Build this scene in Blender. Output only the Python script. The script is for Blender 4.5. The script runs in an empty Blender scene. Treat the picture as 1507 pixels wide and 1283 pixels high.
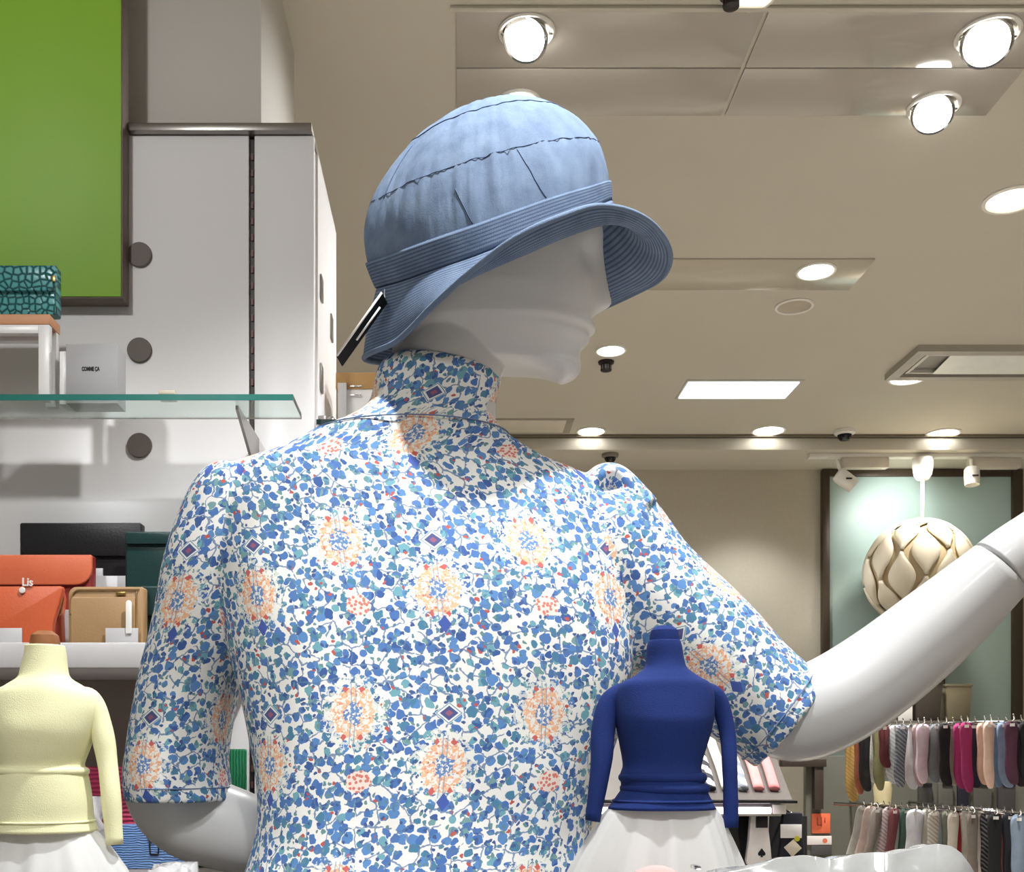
import bpy, bmesh, math, random
import numpy as np
from mathutils import Vector, Matrix, noise as mnoise
random.seed(7)
PI = math.pi
SC = bpy.context.scene
COL = SC.collection

# ------------------------------------------------------------------ camera, world, exposure
EYE = 1.40            # camera height
FPX = 1600.0          # focal length in pixels of the 1507 x 1283 frame
VX, VY = 670.0, 1110.0  # principal point (level camera, shifted lens)
cam_d = bpy.data.cameras.new('camera')
cam = bpy.data.objects.new('camera', cam_d); COL.objects.link(cam)
cam.location = (0, 0, EYE); cam.rotation_euler = (PI/2, 0, 0)
cam_d.sensor_width = 36.0; cam_d.lens = FPX/1507*36
cam_d.shift_x = (753.5-VX)/1507; cam_d.shift_y = (VY-641.5)/1507
cam_d.clip_start = 0.02
SC.camera = cam
SC.view_settings.view_transform = 'Standard'
SC.view_settings.look = 'None'
SC.view_settings.gamma = 1.0
SC.view_settings.use_curve_mapping = False
SC.view_settings.exposure = 0.0
W = bpy.data.worlds.new('world'); SC.world = W; W.use_nodes = True
bgn = W.node_tree.nodes['Background']
bgn.inputs[0].default_value = (1.0, 0.98, 0.95, 1)
bgn.inputs[1].default_value = 0.15

H = 1.322             # ceiling above the eye
ZC = EYE+H
def P(px, py, D):
    return np.array([(px-VX)/FPX*D, D, EYE+(VY-py)/FPX*D])
def X(px, D): return (px-VX)/FPX*D
def Z(py, D): return EYE+(VY-py)/FPX*D
def CEIL(px, py):     # the point of the ceiling seen at that pixel
    D = H*FPX/(VY-py)
    return np.array([X(px, D), D, ZC])

def spot(loc, target, power, color=(1, .96, .9), angle=95, blend=.6, radius=.035):
    l = bpy.data.lights.new('spot_light', 'SPOT'); l.energy = power; l.color = color
    l.spot_size = math.radians(angle); l.spot_blend = blend; l.shadow_soft_size = radius
    o = bpy.data.objects.new('spot_light', l); COL.objects.link(o)
    o.location = loc
    d = Vector(target)-Vector(loc)
    o.rotation_euler = d.to_track_quat('-Z', 'Y').to_euler()
    return o
CW = (0.965, 0.985, 1.0)
# main spot over the counter, then unseen fill spots added to brighten single surfaces
spot((0.20, 0.77, ZC-.03), (0.02, 1.02, EYE+.1), 90, CW, 92, .6, .025)
spot((-0.75, -0.10, ZC-.03), (-0.62, 1.65, EYE+.66), 58, CW, 56, .8, .06)  # added frontal fill on the wallet wall
spot((-0.50, 0.90, ZC-.03), (-0.35, 1.0, EYE), 6, CW, 80, .8, .04)  # weak added fill on the left shoulder and sleeve
spot((0.55, 1.95, ZC-.03), (-0.33, 1.9, EYE+.75), 40, CW, 60, .8, .05)  # added wash to lift the column's side
spot((0.9, 0.75, ZC-.03), (0.6, 1.05, EYE), 4, CW, 110, .7, .05)  # faint added fill on the arm held out
spot((0.05, -0.35, ZC-.03), (0, 1.0, EYE-.1), 22, CW, 70, .9, .08)  # added frontal fill on the torso
spot((-0.30, -0.20, ZC-.03), (-0.32, .86, EYE-.03), 42, CW, 26, .6, .03)  # narrow fill added for the yellow dress form
spot((0.16, -0.20, ZC-.03), (0.14, .84, EYE-.08), 48, CW, 32, .6, .03)  # narrow fill added for the blue dress form
# unseen spots added over the aisles so floor bounce brightens the ceiling
for gx in (-1.7, 1.35, 2.6):
    for gy in (-1.6, -.4, 2.35, 3.5):
        if gx < 0 and gy > 0: continue
        spot((gx, gy, ZC-.03), (gx, gy, 0), 190, (1, .98, .94), 72, .8, .06)
spot((0.2, 2.6, ZC-.03), (.2, 2.6, 0), 190, (1, .98, .94), 70, .8, .06)
spot((0.2, 3.7, ZC-.03), (.2, 3.7, 0), 190, (1, .98, .94), 70, .8, .06)

# ------------------------------------------------------------------ materials
def new_mat(name):
    m = bpy.data.materials.new(name); m.use_nodes = True
    return m, m.node_tree, m.node_tree.nodes['Principled BSDF']
def S(v): return v/12.92 if v <= .04045 else ((v+.055)/1.055)**2.4
def rgb(r, g, b): return (S(r/255), S(g/255), S(b/255), 1)
MATS = {}
def mat(name, color, rough=.5, metal=0, var=.05, vscale=20, bump=0, bscale=200, trans=0, ior=1.45, emit=0, coat=0, alpha=1, stretch=None, sheen=0):
    if name in MATS: return MATS[name]
    m, nt, b = new_mat(name); MATS[name] = m
    c = color if len(color) == 4 else rgb(*color)
    b.inputs['Roughness'].default_value = rough; b.inputs['Metallic'].default_value = metal
    b.inputs['Transmission Weight'].default_value = trans; b.inputs['IOR'].default_value = ior
    b.inputs['Coat Weight'].default_value = coat; b.inputs['Alpha'].default_value = alpha
    b.inputs['Sheen Weight'].default_value = sheen
    tc = nt.nodes.new('ShaderNodeTexCoord')
    mp = nt.nodes.new('ShaderNodeMapping')
    nt.links.new(tc.outputs['Object'], mp.inputs[0])
    if stretch: mp.inputs['Scale'].default_value = stretch
    n = nt.nodes.new('ShaderNodeTexNoise'); n.inputs['Scale'].default_value = vscale; n.inputs['Detail'].default_value = 4
    nt.links.new(mp.outputs[0], n.inputs[0])
    r = nt.nodes.new('ShaderNodeMapRange')
    r.inputs['From Min'].default_value = .25; r.inputs['From Max'].default_value = .75
    r.inputs['To Min'].default_value = 1-var; r.inputs['To Max'].default_value = 1+var
    nt.links.new(n.outputs[0], r.inputs[0])
    mx = nt.nodes.new('ShaderNodeVectorMath'); mx.operation = 'SCALE'
    mx.inputs[0].default_value = c[:3]
    nt.links.new(r.outputs[0], mx.inputs['Scale'])
    nt.links.new(mx.outputs[0], b.inputs['Base Color'])
    if bump:
        n2 = nt.nodes.new('ShaderNodeTexNoise'); n2.inputs['Scale'].default_value = bscale
        nt.links.new(mp.outputs[0], n2.inputs[0])
        bp = nt.nodes.new('ShaderNodeBump'); bp.inputs['Strength'].default_value = bump; bp.inputs['Distance'].default_value = .002
        nt.links.new(n2.outputs[0], bp.inputs['Height']); nt.links.new(bp.outputs[0], b.inputs['Normal'])
    if emit:
        b.inputs['Emission Color'].default_value = c; b.inputs['Emission Strength'].default_value = emit
    return m

class NB:
    """tiny node expression builder"""
    def __init__(s, nt): s.nt = nt
    def put(s, sock, v):
        if v is None: return
        if isinstance(v, (int, float)): sock.default_value = v
        elif isinstance(v, (tuple, list)): sock.default_value = v
        else: s.nt.links.new(v, sock)
    def m(s, op, a, b=None, c=None):
        n = s.nt.nodes.new('ShaderNodeMath'); n.operation = op
        s.put(n.inputs[0], a); s.put(n.inputs[1], b); s.put(n.inputs[2], c)
        return n.outputs[0]
    def mix(s, f, a, b):
        n = s.nt.nodes.new('ShaderNodeMix'); n.data_type = 'RGBA'
        s.put(n.inputs[0], f); s.put(n.inputs[6], a); s.put(n.inputs[7], b)
        return n.outputs[2]
    def comb(s, x, y, z=0):
        n = s.nt.nodes.new('ShaderNodeCombineXYZ')
        for i, v in enumerate((x, y, z)): s.put(n.inputs[i], v)
        return n.outputs[0]
    def sep(s, v):
        n = s.nt.nodes.new('ShaderNodeSeparateXYZ'); s.put(n.inputs[0], v); return n.outputs
    def noise(s, v, sc, det=2, out=0):
        n = s.nt.nodes.new('ShaderNodeTexNoise'); s.put(n.inputs['Vector'], v)
        n.inputs['Scale'].default_value = sc; n.inputs['Detail'].default_value = det
        return n.outputs[out]
    def voro(s, v, sc, feat='F1', rnd=1.0):
        n = s.nt.nodes.new('ShaderNodeTexVoronoi'); n.feature = feat; n.voronoi_dimensions = '2D'
        s.put(n.inputs['Vector'], v); n.inputs['Scale'].default_value = sc; n.inputs['Randomness'].default_value = rnd
        return n
    def ramp(s, v, stops, interp='CONSTANT'):
        n = s.nt.nodes.new('ShaderNodeValToRGB'); n.color_ramp.interpolation = interp
        e = n.color_ramp.elements
        while len(e) < len(stops): e.new(.5)
        for el, (p, c) in zip(e, stops): el.position = p; el.color = c
        s.put(n.inputs[0], v); return n.outputs[0]
    def bump(s, h, strength=.3, dist=.002):
        n = s.nt.nodes.new('ShaderNodeBump'); n.inputs['Strength'].default_value = strength; n.inputs['Distance'].default_value = dist
        s.put(n.inputs['Height'], h); return n.outputs[0]

def floral_material():
    m, nt, b = new_mat('floral_jersey'); k = NB(nt)
    uvn = nt.nodes.new('ShaderNodeUVMap'); uvn.uv_map = 'UVMap'; uv = uvn.outputs[0]
    CU, CV = .171, .157
    # warped coordinates for the leaves
    nz = k.noise(uv, 130, 2, 1)
    va = nt.nodes.new('ShaderNodeVectorMath'); va.operation = 'MULTIPLY_ADD'
    k.put(va.inputs[0], nz); va.inputs[1].default_value = (.0075, .0075, 0); k.put(va.inputs[2], uv)
    wuv = va.outputs[0]
    ground = rgb(244, 243, 238)
    v1 = k.voro(wuv, 102)
    vr = k.sep(v1.outputs['Color'])
    thr = k.m('MULTIPLY_ADD', vr[1], .24, .275)
    leaf = k.m('LESS_THAN', v1.outputs['Distance'], thr)
    big = k.noise(uv, 26, 2)
    sel = k.m('ADD', k.m('MULTIPLY', vr[0], .72), k.m('MULTIPLY', big, .42))
    lcol = k.ramp(sel, [(0, rgb(62, 96, 160)), (.28, rgb(78, 120, 186)), (.46, rgb(94, 142, 200)), (.60, rgb(78, 134, 166)), (.70, rgb(116, 172, 186)), (.80, rgb(84, 126, 190)), (.90, rgb(122, 162, 164))])
    col = k.mix(leaf, ground, lcol)
    # small second layer of leaves
    v2 = k.voro(wuv, 190); w2 = k.sep(v2.outputs['Color'])
    small = k.m('MULTIPLY', k.m('LESS_THAN', v2.outputs['Distance'], .33), k.m('GREATER_THAN', w2[0], .55))
    scol = k.ramp(w2[1], [(0, rgb(70, 96, 150)), (.4, rgb(96, 140, 165)), (.7, rgb(110, 150, 150)), (.90, rgb(196, 92, 84))])
    col = k.mix(small, col, scol)
    # stems
    ve = k.voro(wuv, 62, 'DISTANCE_TO_EDGE')
    stem = k.m('MULTIPLY', k.m('LESS_THAN', ve.outputs['Distance'], .045), k.m('GREATER_THAN', k.noise(uv, 60, 2), .44))
    col = k.mix(k.m('MULTIPLY', stem, .85), col, rgb(92, 126, 168))
    u, v, _ = k.sep(uv)
    nu = k.noise(uv, 220, 2); nv = k.m('MULTIPLY', k.m('SUBTRACT', nu, .5), .006)
    def cell(ou, ov):
        du = k.m('MULTIPLY', k.m('SUBTRACT', k.m('FRACT', k.m('ADD', k.m('DIVIDE', k.m('SUBTRACT', u, ou), CU), .5)), .5), CU)
        dv = k.m('MULTIPLY', k.m('SUBTRACT', k.m('FRACT', k.m('ADD', k.m('DIVIDE', k.m('SUBTRACT', v, ov), CV), .5)), .5), CV)
        return du, dv
    def rad(du, dv, sy=1.0):
        dvs = k.m('MULTIPLY', dv, sy)
        return k.m('SQRT', k.m('ADD', k.m('MULTIPLY', du, du), k.m('MULTIPLY', dvs, dvs)))
    def medallion(col, ou, ov, R=.0205):
        du, dv = cell(ou, ov)
        r = rad(du, dv, .88)
        rough = k.m('MULTIPLY', k.m('SUBTRACT', k.noise(uv, 170, 3), .5), .016)
        rn = k.m('ADD', r, rough)
        th = k.m('ARCTAN2', dv, du)
        inside = k.m('LESS_THAN', rn, R)
        halo = k.m('MULTIPLY', k.m('LESS_THAN', rn, R*1.45), k.m('GREATER_THAN', k.noise(uv, 240, 2), .50))
        col = k.mix(k.m('MULTIPLY', halo, .75), col, rgb(242, 243, 232))
        tw = k.m('MULTIPLY', k.m('SUBTRACT', k.noise(uv, 260, 2), .5), 13.0)
        pet = k.m('SINE', k.m('ADD', k.m('MULTIPLY', th, 13.0), tw))
        rings = k.m('SINE', k.m('ADD', k.m('MULTIPLY', r, 2*PI/.0074), tw))
        pm = k.m('MULTIPLY', k.m('GREATER_THAN', k.m('ADD', pet, rings), -.05), inside)
        pm = k.m('MULTIPLY', pm, k.m('GREATER_THAN', rn, R*.36))
        pc = k.ramp(k.noise(uv, 210, 2), [(0, rgb(232, 158, 132)), (.40, rgb(246, 196, 156)), (.54, rgb(243, 184, 144)), (.64, rgb(222, 120, 104))])
        col = k.mix(k.m('MULTIPLY', inside, .9), col, rgb(248, 243, 234))
        col = k.mix(pm, col, pc)
        core = k.m('MULTIPLY', k.m('LESS_THAN', rn, R*.42), k.m('GREATER_THAN', k.noise(uv, 330, 1), .48))
        col = k.mix(core, col, rgb(104, 140, 196))
        st = k.m('MULTIPLY', k.m('LESS_THAN', k.m('ABSOLUTE', k.m('SUBTRACT', k.m('ABSOLUTE', du), .0020)), .0006), k.m('LESS_THAN', k.m('ABSOLUTE', dv), R*1.35))
        col = k.mix(k.m('MULTIPLY', st, .6), col, rgb(120, 152, 182))
        a = k.m('ABSOLUTE', k.m('SUBTRACT', k.m('ABSOLUTE', du), .0078)); bb = k.m('ABSOLUTE', k.m('SUBTRACT', k.m('ABSOLUTE', dv), R*1.05))
        tip = k.m('LESS_THAN', k.m('ADD', k.m('ADD', a, bb), k.m('MULTIPLY', rough, .5)), .0030)
        return k.mix(tip, col, rgb(212, 104, 98))
    zB = Z(870, .975)
    col = medallion(col, 0.0, zB)
    col = medallion(col, .0885, zB+.047)
    # diamonds
    du, dv = cell(.002, zB+.047)
    dd = k.m('ADD', k.m('ABSOLUTE', du), k.m('MULTIPLY', k.m('ABSOLUTE', dv), 1.25))
    col = k.mix(k.m('LESS_THAN', dd, .0125), col, rgb(238, 242, 240))
    rim = k.m('MULTIPLY', k.m('LESS_THAN', dd, .0118), k.m('GREATER_THAN', dd, .0106))
    col = k.mix(rim, col, rgb(110, 150, 170))
    col = k.mix(k.m('LESS_THAN', dd, .0082), col, rgb(82, 90, 142))
    col = k.mix(k.m('LESS_THAN', dd, .0036), col, rgb(156, 96, 124))
    # clusters of red buds
    du, dv = cell(.098, zB+.047-.0600)
    r = k.m('ADD', rad(du, dv, 1.2), nv)
    inside = k.m('LESS_THAN', r, .0115)
    v3 = k.voro(uv, 260)
    dots = k.m('LESS_THAN', v3.outputs['Distance'], .36)
    cc = k.mix(dots, rgb(246, 228, 216), rgb(222, 128, 116))
    col = k.mix(inside, col, cc)
    # little blue arrowhead under the flower
    du, dv = cell(.003, zB-.031)
    ar = k.m('LESS_THAN', k.m('ADD', k.m('ABSOLUTE', du), k.m('ABSOLUTE', k.m('MULTIPLY', dv, .7))), .0058)
    col = k.mix(ar, col, rgb(72, 96, 176))
    nt.links.new(col, b.inputs['Base Color'])
    b.inputs['Roughness'].default_value = .85
    tc = nt.nodes.new('ShaderNodeTexCoord')
    nn = k.noise(tc.outputs['Object'], 900, 2)
    n2 = k.noise(tc.outputs['Object'], 16, 2)
    h = k.m('ADD', k.m('MULTIPLY', nn, .08), n2)
    nt.links.new(k.bump(h, .25, .006), b.inputs['Normal'])
    return m

def hat_material(name, rows):
    m, nt, b = new_mat(name); k = NB(nt)
    tc = nt.nodes.new('ShaderNodeTexCoord')
    uvn = nt.nodes.new('ShaderNodeUVMap'); uvn.uv_map = 'UVMap'
    u, v, _ = k.sep(uvn.outputs[0])
    n = k.noise(tc.outputs['Object'], 45, 4)
    fine = k.noise(tc.outputs['Object'], 900, 2)
    base = k.ramp(k.m('ADD', k.m('MULTIPLY', n, .7), k.m('MULTIPLY', fine, .3)), [(.3, rgb(92, 109, 136)), (.5, rgb(107, 126, 152)), (.7, rgb(121, 139, 164))], 'LINEAR')
    h = k.m('MULTIPLY', fine, .25)
    if rows:
        # rows of straight stitching, v counts rows
        fr = k.m('ABSOLUTE', k.m('SUBTRACT', k.m('FRACT', v), .5))
        line = k.m('GREATER_THAN', fr, .30)
        dash = k.m('GREATER_THAN', k.m('FRACT', k.m('MULTIPLY', u, 330)), .28)
        st = k.m('MULTIPLY', line, k.m('MULTIPLY_ADD', dash, .55, .45))
        base = k.mix(k.m('MULTIPLY', st, .80), base, rgb(52, 66, 94))
        h = k.m('SUBTRACT', h, k.m('MULTIPLY', line, .8))
    else:
        mp = nt.nodes.new('ShaderNodeMapping'); mp.inputs['Scale'].default_value = (1, 1, .35)
        nt.links.new(tc.outputs['Object'], mp.inputs[0])
        h = k.m('ADD', h, k.m('MULTIPLY', k.noise(mp.outputs[0], 75, 2), 2.2))
    nt.links.new(base, b.inputs['Base Color'])
    b.inputs['Roughness'].default_value = .9
    nt.links.new(k.bump(h, .45, .0015), b.inputs['Normal'])
    return m

def croc_material():
    m, nt, b = new_mat('teal_croc'); k = NB(nt)
    tc = nt.nodes.new('ShaderNodeTexCoord')
    x, y, z = k.sep(tc.outputs['Object'])
    vec = k.comb(x, z, 0)
    ve = k.voro(vec, 108, 'DISTANCE_TO_EDGE', .7)
    f = nt.nodes.new('ShaderNodeMapRange'); f.inputs['From Max'].default_value = .22
    nt.links.new(ve.outputs['Distance'], f.inputs[0])
    c = k.mix(f.outputs[0], rgb(8, 62, 70), rgb(86, 160, 160))
    nt.links.new(c, b.inputs['Base Color']); b.inputs['Roughness'].default_value = .25
    nt.links.new(k.bump(f.outputs[0], .8, .002), b.inputs['Normal'])
    return m

def ribbed_material(name, c1, c2, scale, axis=2, rough=.4):
    m, nt, b = new_mat(name); k = NB(nt)
    tc = nt.nodes.new('ShaderNodeTexCoord')
    co = k.sep(tc.outputs['Object'])
    nz = k.m('MULTIPLY', k.noise(tc.outputs['Object'], 60, 2), .006)
    w = k.m('SINE', k.m('MULTIPLY', k.m('ADD', co[axis], nz), scale))
    f = k.m('MULTIPLY_ADD', w, .5, .5)
    nt.links.new(k.mix(f, rgb(*c1), rgb(*c2)), b.inputs['Base Color']); b.inputs['Roughness'].default_value = rough
    nt.links.new(k.bump(f, .7, .002), b.inputs['Normal'])
    return m

M_CEIL = mat('ceiling_paint', (192, 186, 172), .75, var=.02, vscale=3, bump=.05, bscale=300)
M_WALL = mat('beige_wallcovering', (190, 182, 164), .8, var=.03, vscale=60, bump=.15, bscale=260)
M_COLUMN = mat('column_paint', (196, 190, 182), .6, var=.02, vscale=4)
M_LAM = mat('white_laminate', (226, 223, 222), .28, var=.01, vscale=2)
M_FLOOR = mat('floor_stone', (214, 206, 194), .35, var=.04, vscale=5)
M_WHITE = mat('white_lacquer', (222, 219, 217), .3, var=.01)
M_WPLAST = mat('white_plastic', (232, 228, 220), .4, var=.01)
M_MANQ = mat('mannequin_lacquer', (214, 213, 212), .32, var=.012, vscale=8, coat=.15)
M_DARK = mat('dark_metal', (44, 38, 36), .45, metal=.3)
M_BLACK = mat('black_leather', (30, 29, 31), .38, bump=.12, bscale=300)
M_STEEL = mat('brushed_steel', (150, 145, 140), .3, metal=.9)
M_CHROME = mat('chrome', (205, 205, 205), .12, metal=1)
M_BROWNFR = mat('bronze_frame', (104, 90, 80), .5, metal=.2)
M_GLASS = mat('clear_glass', (232, 246, 242), .02, var=0, trans=1.0, ior=1.45)
M_GEDGE = mat('glass_edge', (38, 108, 98), .15, var=.05, coat=.3)
M_GOLD = mat('gold_metal', (214, 180, 110), .25, metal=1)
M_SILVER = mat('silver_metal', (225, 225, 225), .15, metal=1)
M_INK = mat('black_ink', (18, 18, 20), .6)
M_CARD = mat('white_card', (240, 236, 232), .6)
M_ACR = mat('frosted_acrylic', (214, 212, 212), .3, trans=.25)
M_FLORAL = floral_material()
M_HAT = hat_material('chambray', 0)
M_HATROW = hat_material('chambray_rows', 1)
M_SEAM = mat('hat_thread', (74, 90, 120), .9)
M_BIND = mat('hat_binding', (108, 126, 150), .9, bump=.3, bscale=900)
def emis(name, c, s):
    if name in MATS: return MATS[name]
    m, nt, b = new_mat(name); MATS[name] = m
    b.inputs['Base Color'].default_value = c; b.inputs['Emission Color'].default_value = c; b.inputs['Emission Strength'].default_value = s
    return m
M_LAMP = emis('lamp_glow', (1, .99, .95, 1), 14)
M_LAMPW = emis('lamp_glow_warm', (1, .93, .80, 1), 3.0)
M_TUBE = emis('tube_glow', (.80, .90, 1.0, 1), 1.1)

# ------------------------------------------------------------------ object helpers
WL = {}
def tag(o, label=None, cat=None, group=None, kind=None):
    if label: o['label'] = label
    if cat: o['category'] = cat
    if group: o['group'] = group
    if kind: o['kind'] = kind
    return o
def thing(name, label, cat, loc, group=None):
    o = bpy.data.objects.new(name, None); COL.objects.link(o); o.empty_display_size = .05
    o.location = Vector(loc); WL[o] = np.array(loc, float)
    return tag(o, label, cat, group)
def mesh_obj(name, V, F, m, parent=None, uv=None, smooth=True, origin=None):
    """V in world coordinates; children are stored relative to their root's location"""
    V = np.asarray(V, float)
    if parent is not None: base = WL[parent]
    elif origin is not None: base = np.array(origin, float)
    else: base = np.array([(V[:, 0].min()+V[:, 0].max())/2, (V[:, 1].min()+V[:, 1].max())/2, V[:, 2].min()])
    me = bpy.data.meshes.new(name); me.from_pydata((V-base).tolist(), [], [list(f) for f in F]); me.update()
    if uv is not None:
        l = me.uv_layers.new(name='UVMap'); vi = np.empty(len(me.loops), int); me.loops.foreach_get('vertex_index', vi)
        l.data.foreach_set('uv', np.asarray(uv, float)[vi].ravel())
    if smooth: me.polygons.foreach_set('use_smooth', [True]*len(me.polygons))
    mats = m if isinstance(m, (list, tuple)) else [m]
    for q in mats: me.materials.append(q)
    o = bpy.data.objects.new(name, me); COL.objects.link(o)
    if parent is not None: o.parent = parent; WL[o] = base; 
    else: o.location = Vector(base); WL[o] = base
    if parent is not None and parent.parent is None and parent.type == 'MESH': pass
    return o
def bm_obj(name, bm, m, parent=None, smooth=True, **kw):
    bmesh.ops.recalc_face_normals(bm, faces=bm.faces)
    V = [v.co[:] for v in bm.verts]; bm.verts.index_update()
    F = [[v.index for v in f.verts] for f in bm.faces]; bm.free()
    return mesh_obj(name, V, F, m, parent, smooth=smooth, **kw)
def autosmooth(o, ang=40):
    me = o.data
    me.polygons.foreach_set('use_smooth', [True]*len(me.polygons))
    me.set_sharp_from_angle(angle=math.radians(ang))
    return o
def box_bm(bm, lo, hi, bevel=0, seg=2):
    r = bmesh.ops.create_cube(bm, size=1)
    lo = Vector(lo); hi = Vector(hi); c = (lo+hi)/2; s = hi-lo
    for v in r['verts']: v.co = Vector((c.x+v.co.x*s.x, c.y+v.co.y*s.y, c.z+v.co.z*s.z))
    if bevel:
        es = list({e for v in r['verts'] for e in v.link_edges})
        bmesh.ops.bevel(bm, geom=es, offset=bevel, segments=seg, affect='EDGES', profile=.5)
def box(name, lo, hi, m, parent=None, bevel=.0015, seg=2, **kw):
    bm = bmesh.new(); box_bm(bm, lo, hi, bevel, seg)
    return autosmooth(bm_obj(name, bm, m, parent, **kw))
def pbox(name, x0, y0, x1, y1, D0, D1, m, parent=None, bevel=.0015, **kw):
    """box whose front face (at depth D0) covers the pixel rectangle"""
    return box(name, (X(x0, D0), D0, Z(y1, D0)), (X(x1, D0), D1, Z(y0, D0)), m, parent, bevel, **kw)
def catmull(A, M, closed=False):
    A = np.asarray(A, float); n = len(A)
    if closed: ts = np.arange(M)/M*n
    else: ts = np.linspace(0, n-1, M)
    out = []
    for t in ts:
        i = int(math.floor(t)); f = t-i
        if closed: p0, p1, p2, p3 = A[(i-1) % n], A[i % n], A[(i+1) % n], A[(i+2) % n]
        else:
            i = min(i, n-2); f = t-i
            p1, p2 = A[i], A[i+1]
            p0 = A[i-1] if i > 0 else 2*p1-p2
            p3 = A[i+2] if i+2 < n else 2*p2-p1
        out.append(.5*((2*p1)+(-p0+p2)*f+(2*p0-5*p1+4*p2-p3)*f*f+(-p0+3*p1-3*p2+p3)*f**3))
    return np.array(out)
def grid_faces(r, c, close=False):
    F = []
    for i in range(r-1):
        for j in range(c-1 if not close else c):
            j2 = (j+1) % c
            F.append((i*c+j, i*c+j2, (i+1)*c+j2, (i+1)*c+j))
    return F
def ring_uv(R, u0=0., v=None):
    """arc-length u measured from the middle of each ring (the side that faces the shop), v given per ring"""
    uv = []
    for i, ring in enumerate(R):
        d = np.r_[0, np.cumsum(np.linalg.norm(np.diff(ring, axis=0), axis=1))]
        mid = d[len(d)//2]
        vv = v[i] if v is not None else None
        for q, p in zip(d, ring): uv.append((u0+q-mid, vv if vv is not None else p[2]))
    return uv
def hrings(ctrl, M, n=73):
    """ctrl rows: z, x_left, x_right, y_front, y_back, exponent -> M horizontal rings, seam at the back"""
    A = catmull(ctrl, M)
    R = []
    for z, xl, xr, yf, yb, e in A:
        th = np.linspace(0, 2*PI, n)   # 0 at the back
        cx, cy = (xl+xr)/2, (yf+yb)/2; a, b = (xr-xl)/2, (yb-yf)/2
        s, c = np.sin(th), np.cos(th)
        x = cx-a*np.sign(s)*np.abs(s)**(2/e); y = cy+b*np.sign(c)*np.abs(c)**(2/e)
        R.append(np.c_[x, y, np.full(n, z)])
    return R
def tube_rings(C, rad, n=33, M=40, asp=1.0, ref=(0, -1, 0)):
    """tube along the control points C with radii rad; seam on the far side"""
    A = catmull(np.c_[np.asarray(C, float), np.asarray(rad, float)], M)
    Cc, r = A[:, :3], A[:, 3]; R = []
    T = np.gradient(Cc, axis=0); T /= np.linalg.norm(T, axis=1)[:, None]
    ref = np.array(ref, float)
    for i in range(M):
        n1 = ref-T[i]*ref.dot(T[i]); n1 /= np.linalg.norm(n1); n2 = np.cross(T[i], n1)
        th = np.linspace(0, 2*PI, n)
        R.append(Cc[i]-np.outer(np.cos(th), n1)*r[i]*asp+np.outer(np.sin(th), n2)*r[i])
    L = np.r_[0, np.cumsum(np.linalg.norm(np.diff(Cc, axis=0), axis=1))]
    return R, L
def loft(name, R, m, parent=None, uv=None, cap=(True, True), jitter=0, jscale=12, solid=0, **kw):
    n = len(R[0]); V = np.concatenate(R); F = grid_faces(len(R), n)
    if jitter:
        ctr = np.repeat(np.array([r.mean(0) for r in R]), n, axis=0)
        d = V-ctr; d /= (np.linalg.norm(d, axis=1)[:, None]+1e-9)
        k = np.array([mnoise.noise(Vector(p)*jscale)*jitter for p in V])
        V = V+d*k[:, None]
    V = V.tolist(); uv = list(uv) if uv is not None else None
    for end, idx in ((0, 0), (1, len(R)-1)):
        if cap[end]:
            c = np.mean(np.array(V[idx*n:(idx+1)*n]), axis=0); V.append(c.tolist()); q = len(V)-1
            if uv is not None: uv.append(uv[idx*n+n//2])
            for j in range(n-1):
                F.append((idx*n+j+1, idx*n+j, q) if end == 0 else (idx*n+j, idx*n+j+1, q))
    o = mesh_obj(name, V, F, m, parent, uv=uv, **kw)
    if solid:
        md = o.modifiers.new('thickness', 'SOLIDIFY'); md.thickness = solid; md.offset = 0
    return o
def tube(name, C, rad, m, parent=None, n=13, M=None, ref=(0, -1, 0.01), asp=1.0, **kw):
    if np.isscalar(rad): rad = [rad]*len(C)
    R, L = tube_rings(C, rad, n, M or max(2, 8*(len(C)-1)), asp, ref)
    return loft(name, R, m, parent, **kw)
def lathe(name, prof, origin, m, parent=None, n=32, axis=(0, 0, 1), **kw):
    """prof: list of (r, h) turned about the axis through origin"""
    a = Vector(axis).normalized(); q = Vector((0, 0, 1)).rotation_difference(a)
    V = []; o = Vector(origin)
    for r, h in prof:
        for j in range(n):
            t = 2*PI*j/n
            V.append((o+q @ Vector((r*math.cos(t), r*math.sin(t), h)))[:])
    F = grid_faces(len(prof), n, True)
    return autosmooth(mesh_obj(name, V, F, m, parent, **kw), 38)
def plate(name, outline, D0, D1, m, parent=None, bevel=.0012, xyz=None, seg=2):
    """prism: pixel outline at depth D0 extruded straight back to D1"""
    bm = bmesh.new()
    vs = [bm.verts.new((X(a, D0), D0, Z(b, D0))) for a, b in outline]
    f = bm.faces.new(vs)
    r = bmesh.ops.extrude_face_region(bm, geom=[f])
    for v in [g for g in r['geom'] if isinstance(g, bmesh.types.BMVert)]: v.co.y = D1
    bmesh.ops.recalc_face_normals(bm, faces=bm.faces)
    if bevel:
        bmesh.ops.bevel(bm, geom=[e for e in bm.edges if e.calc_face_angle(0) > .5], offset=bevel, segments=seg, affect='EDGES', profile=.5)
    return autosmooth(bm_obj(name, bm, m, parent))
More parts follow.
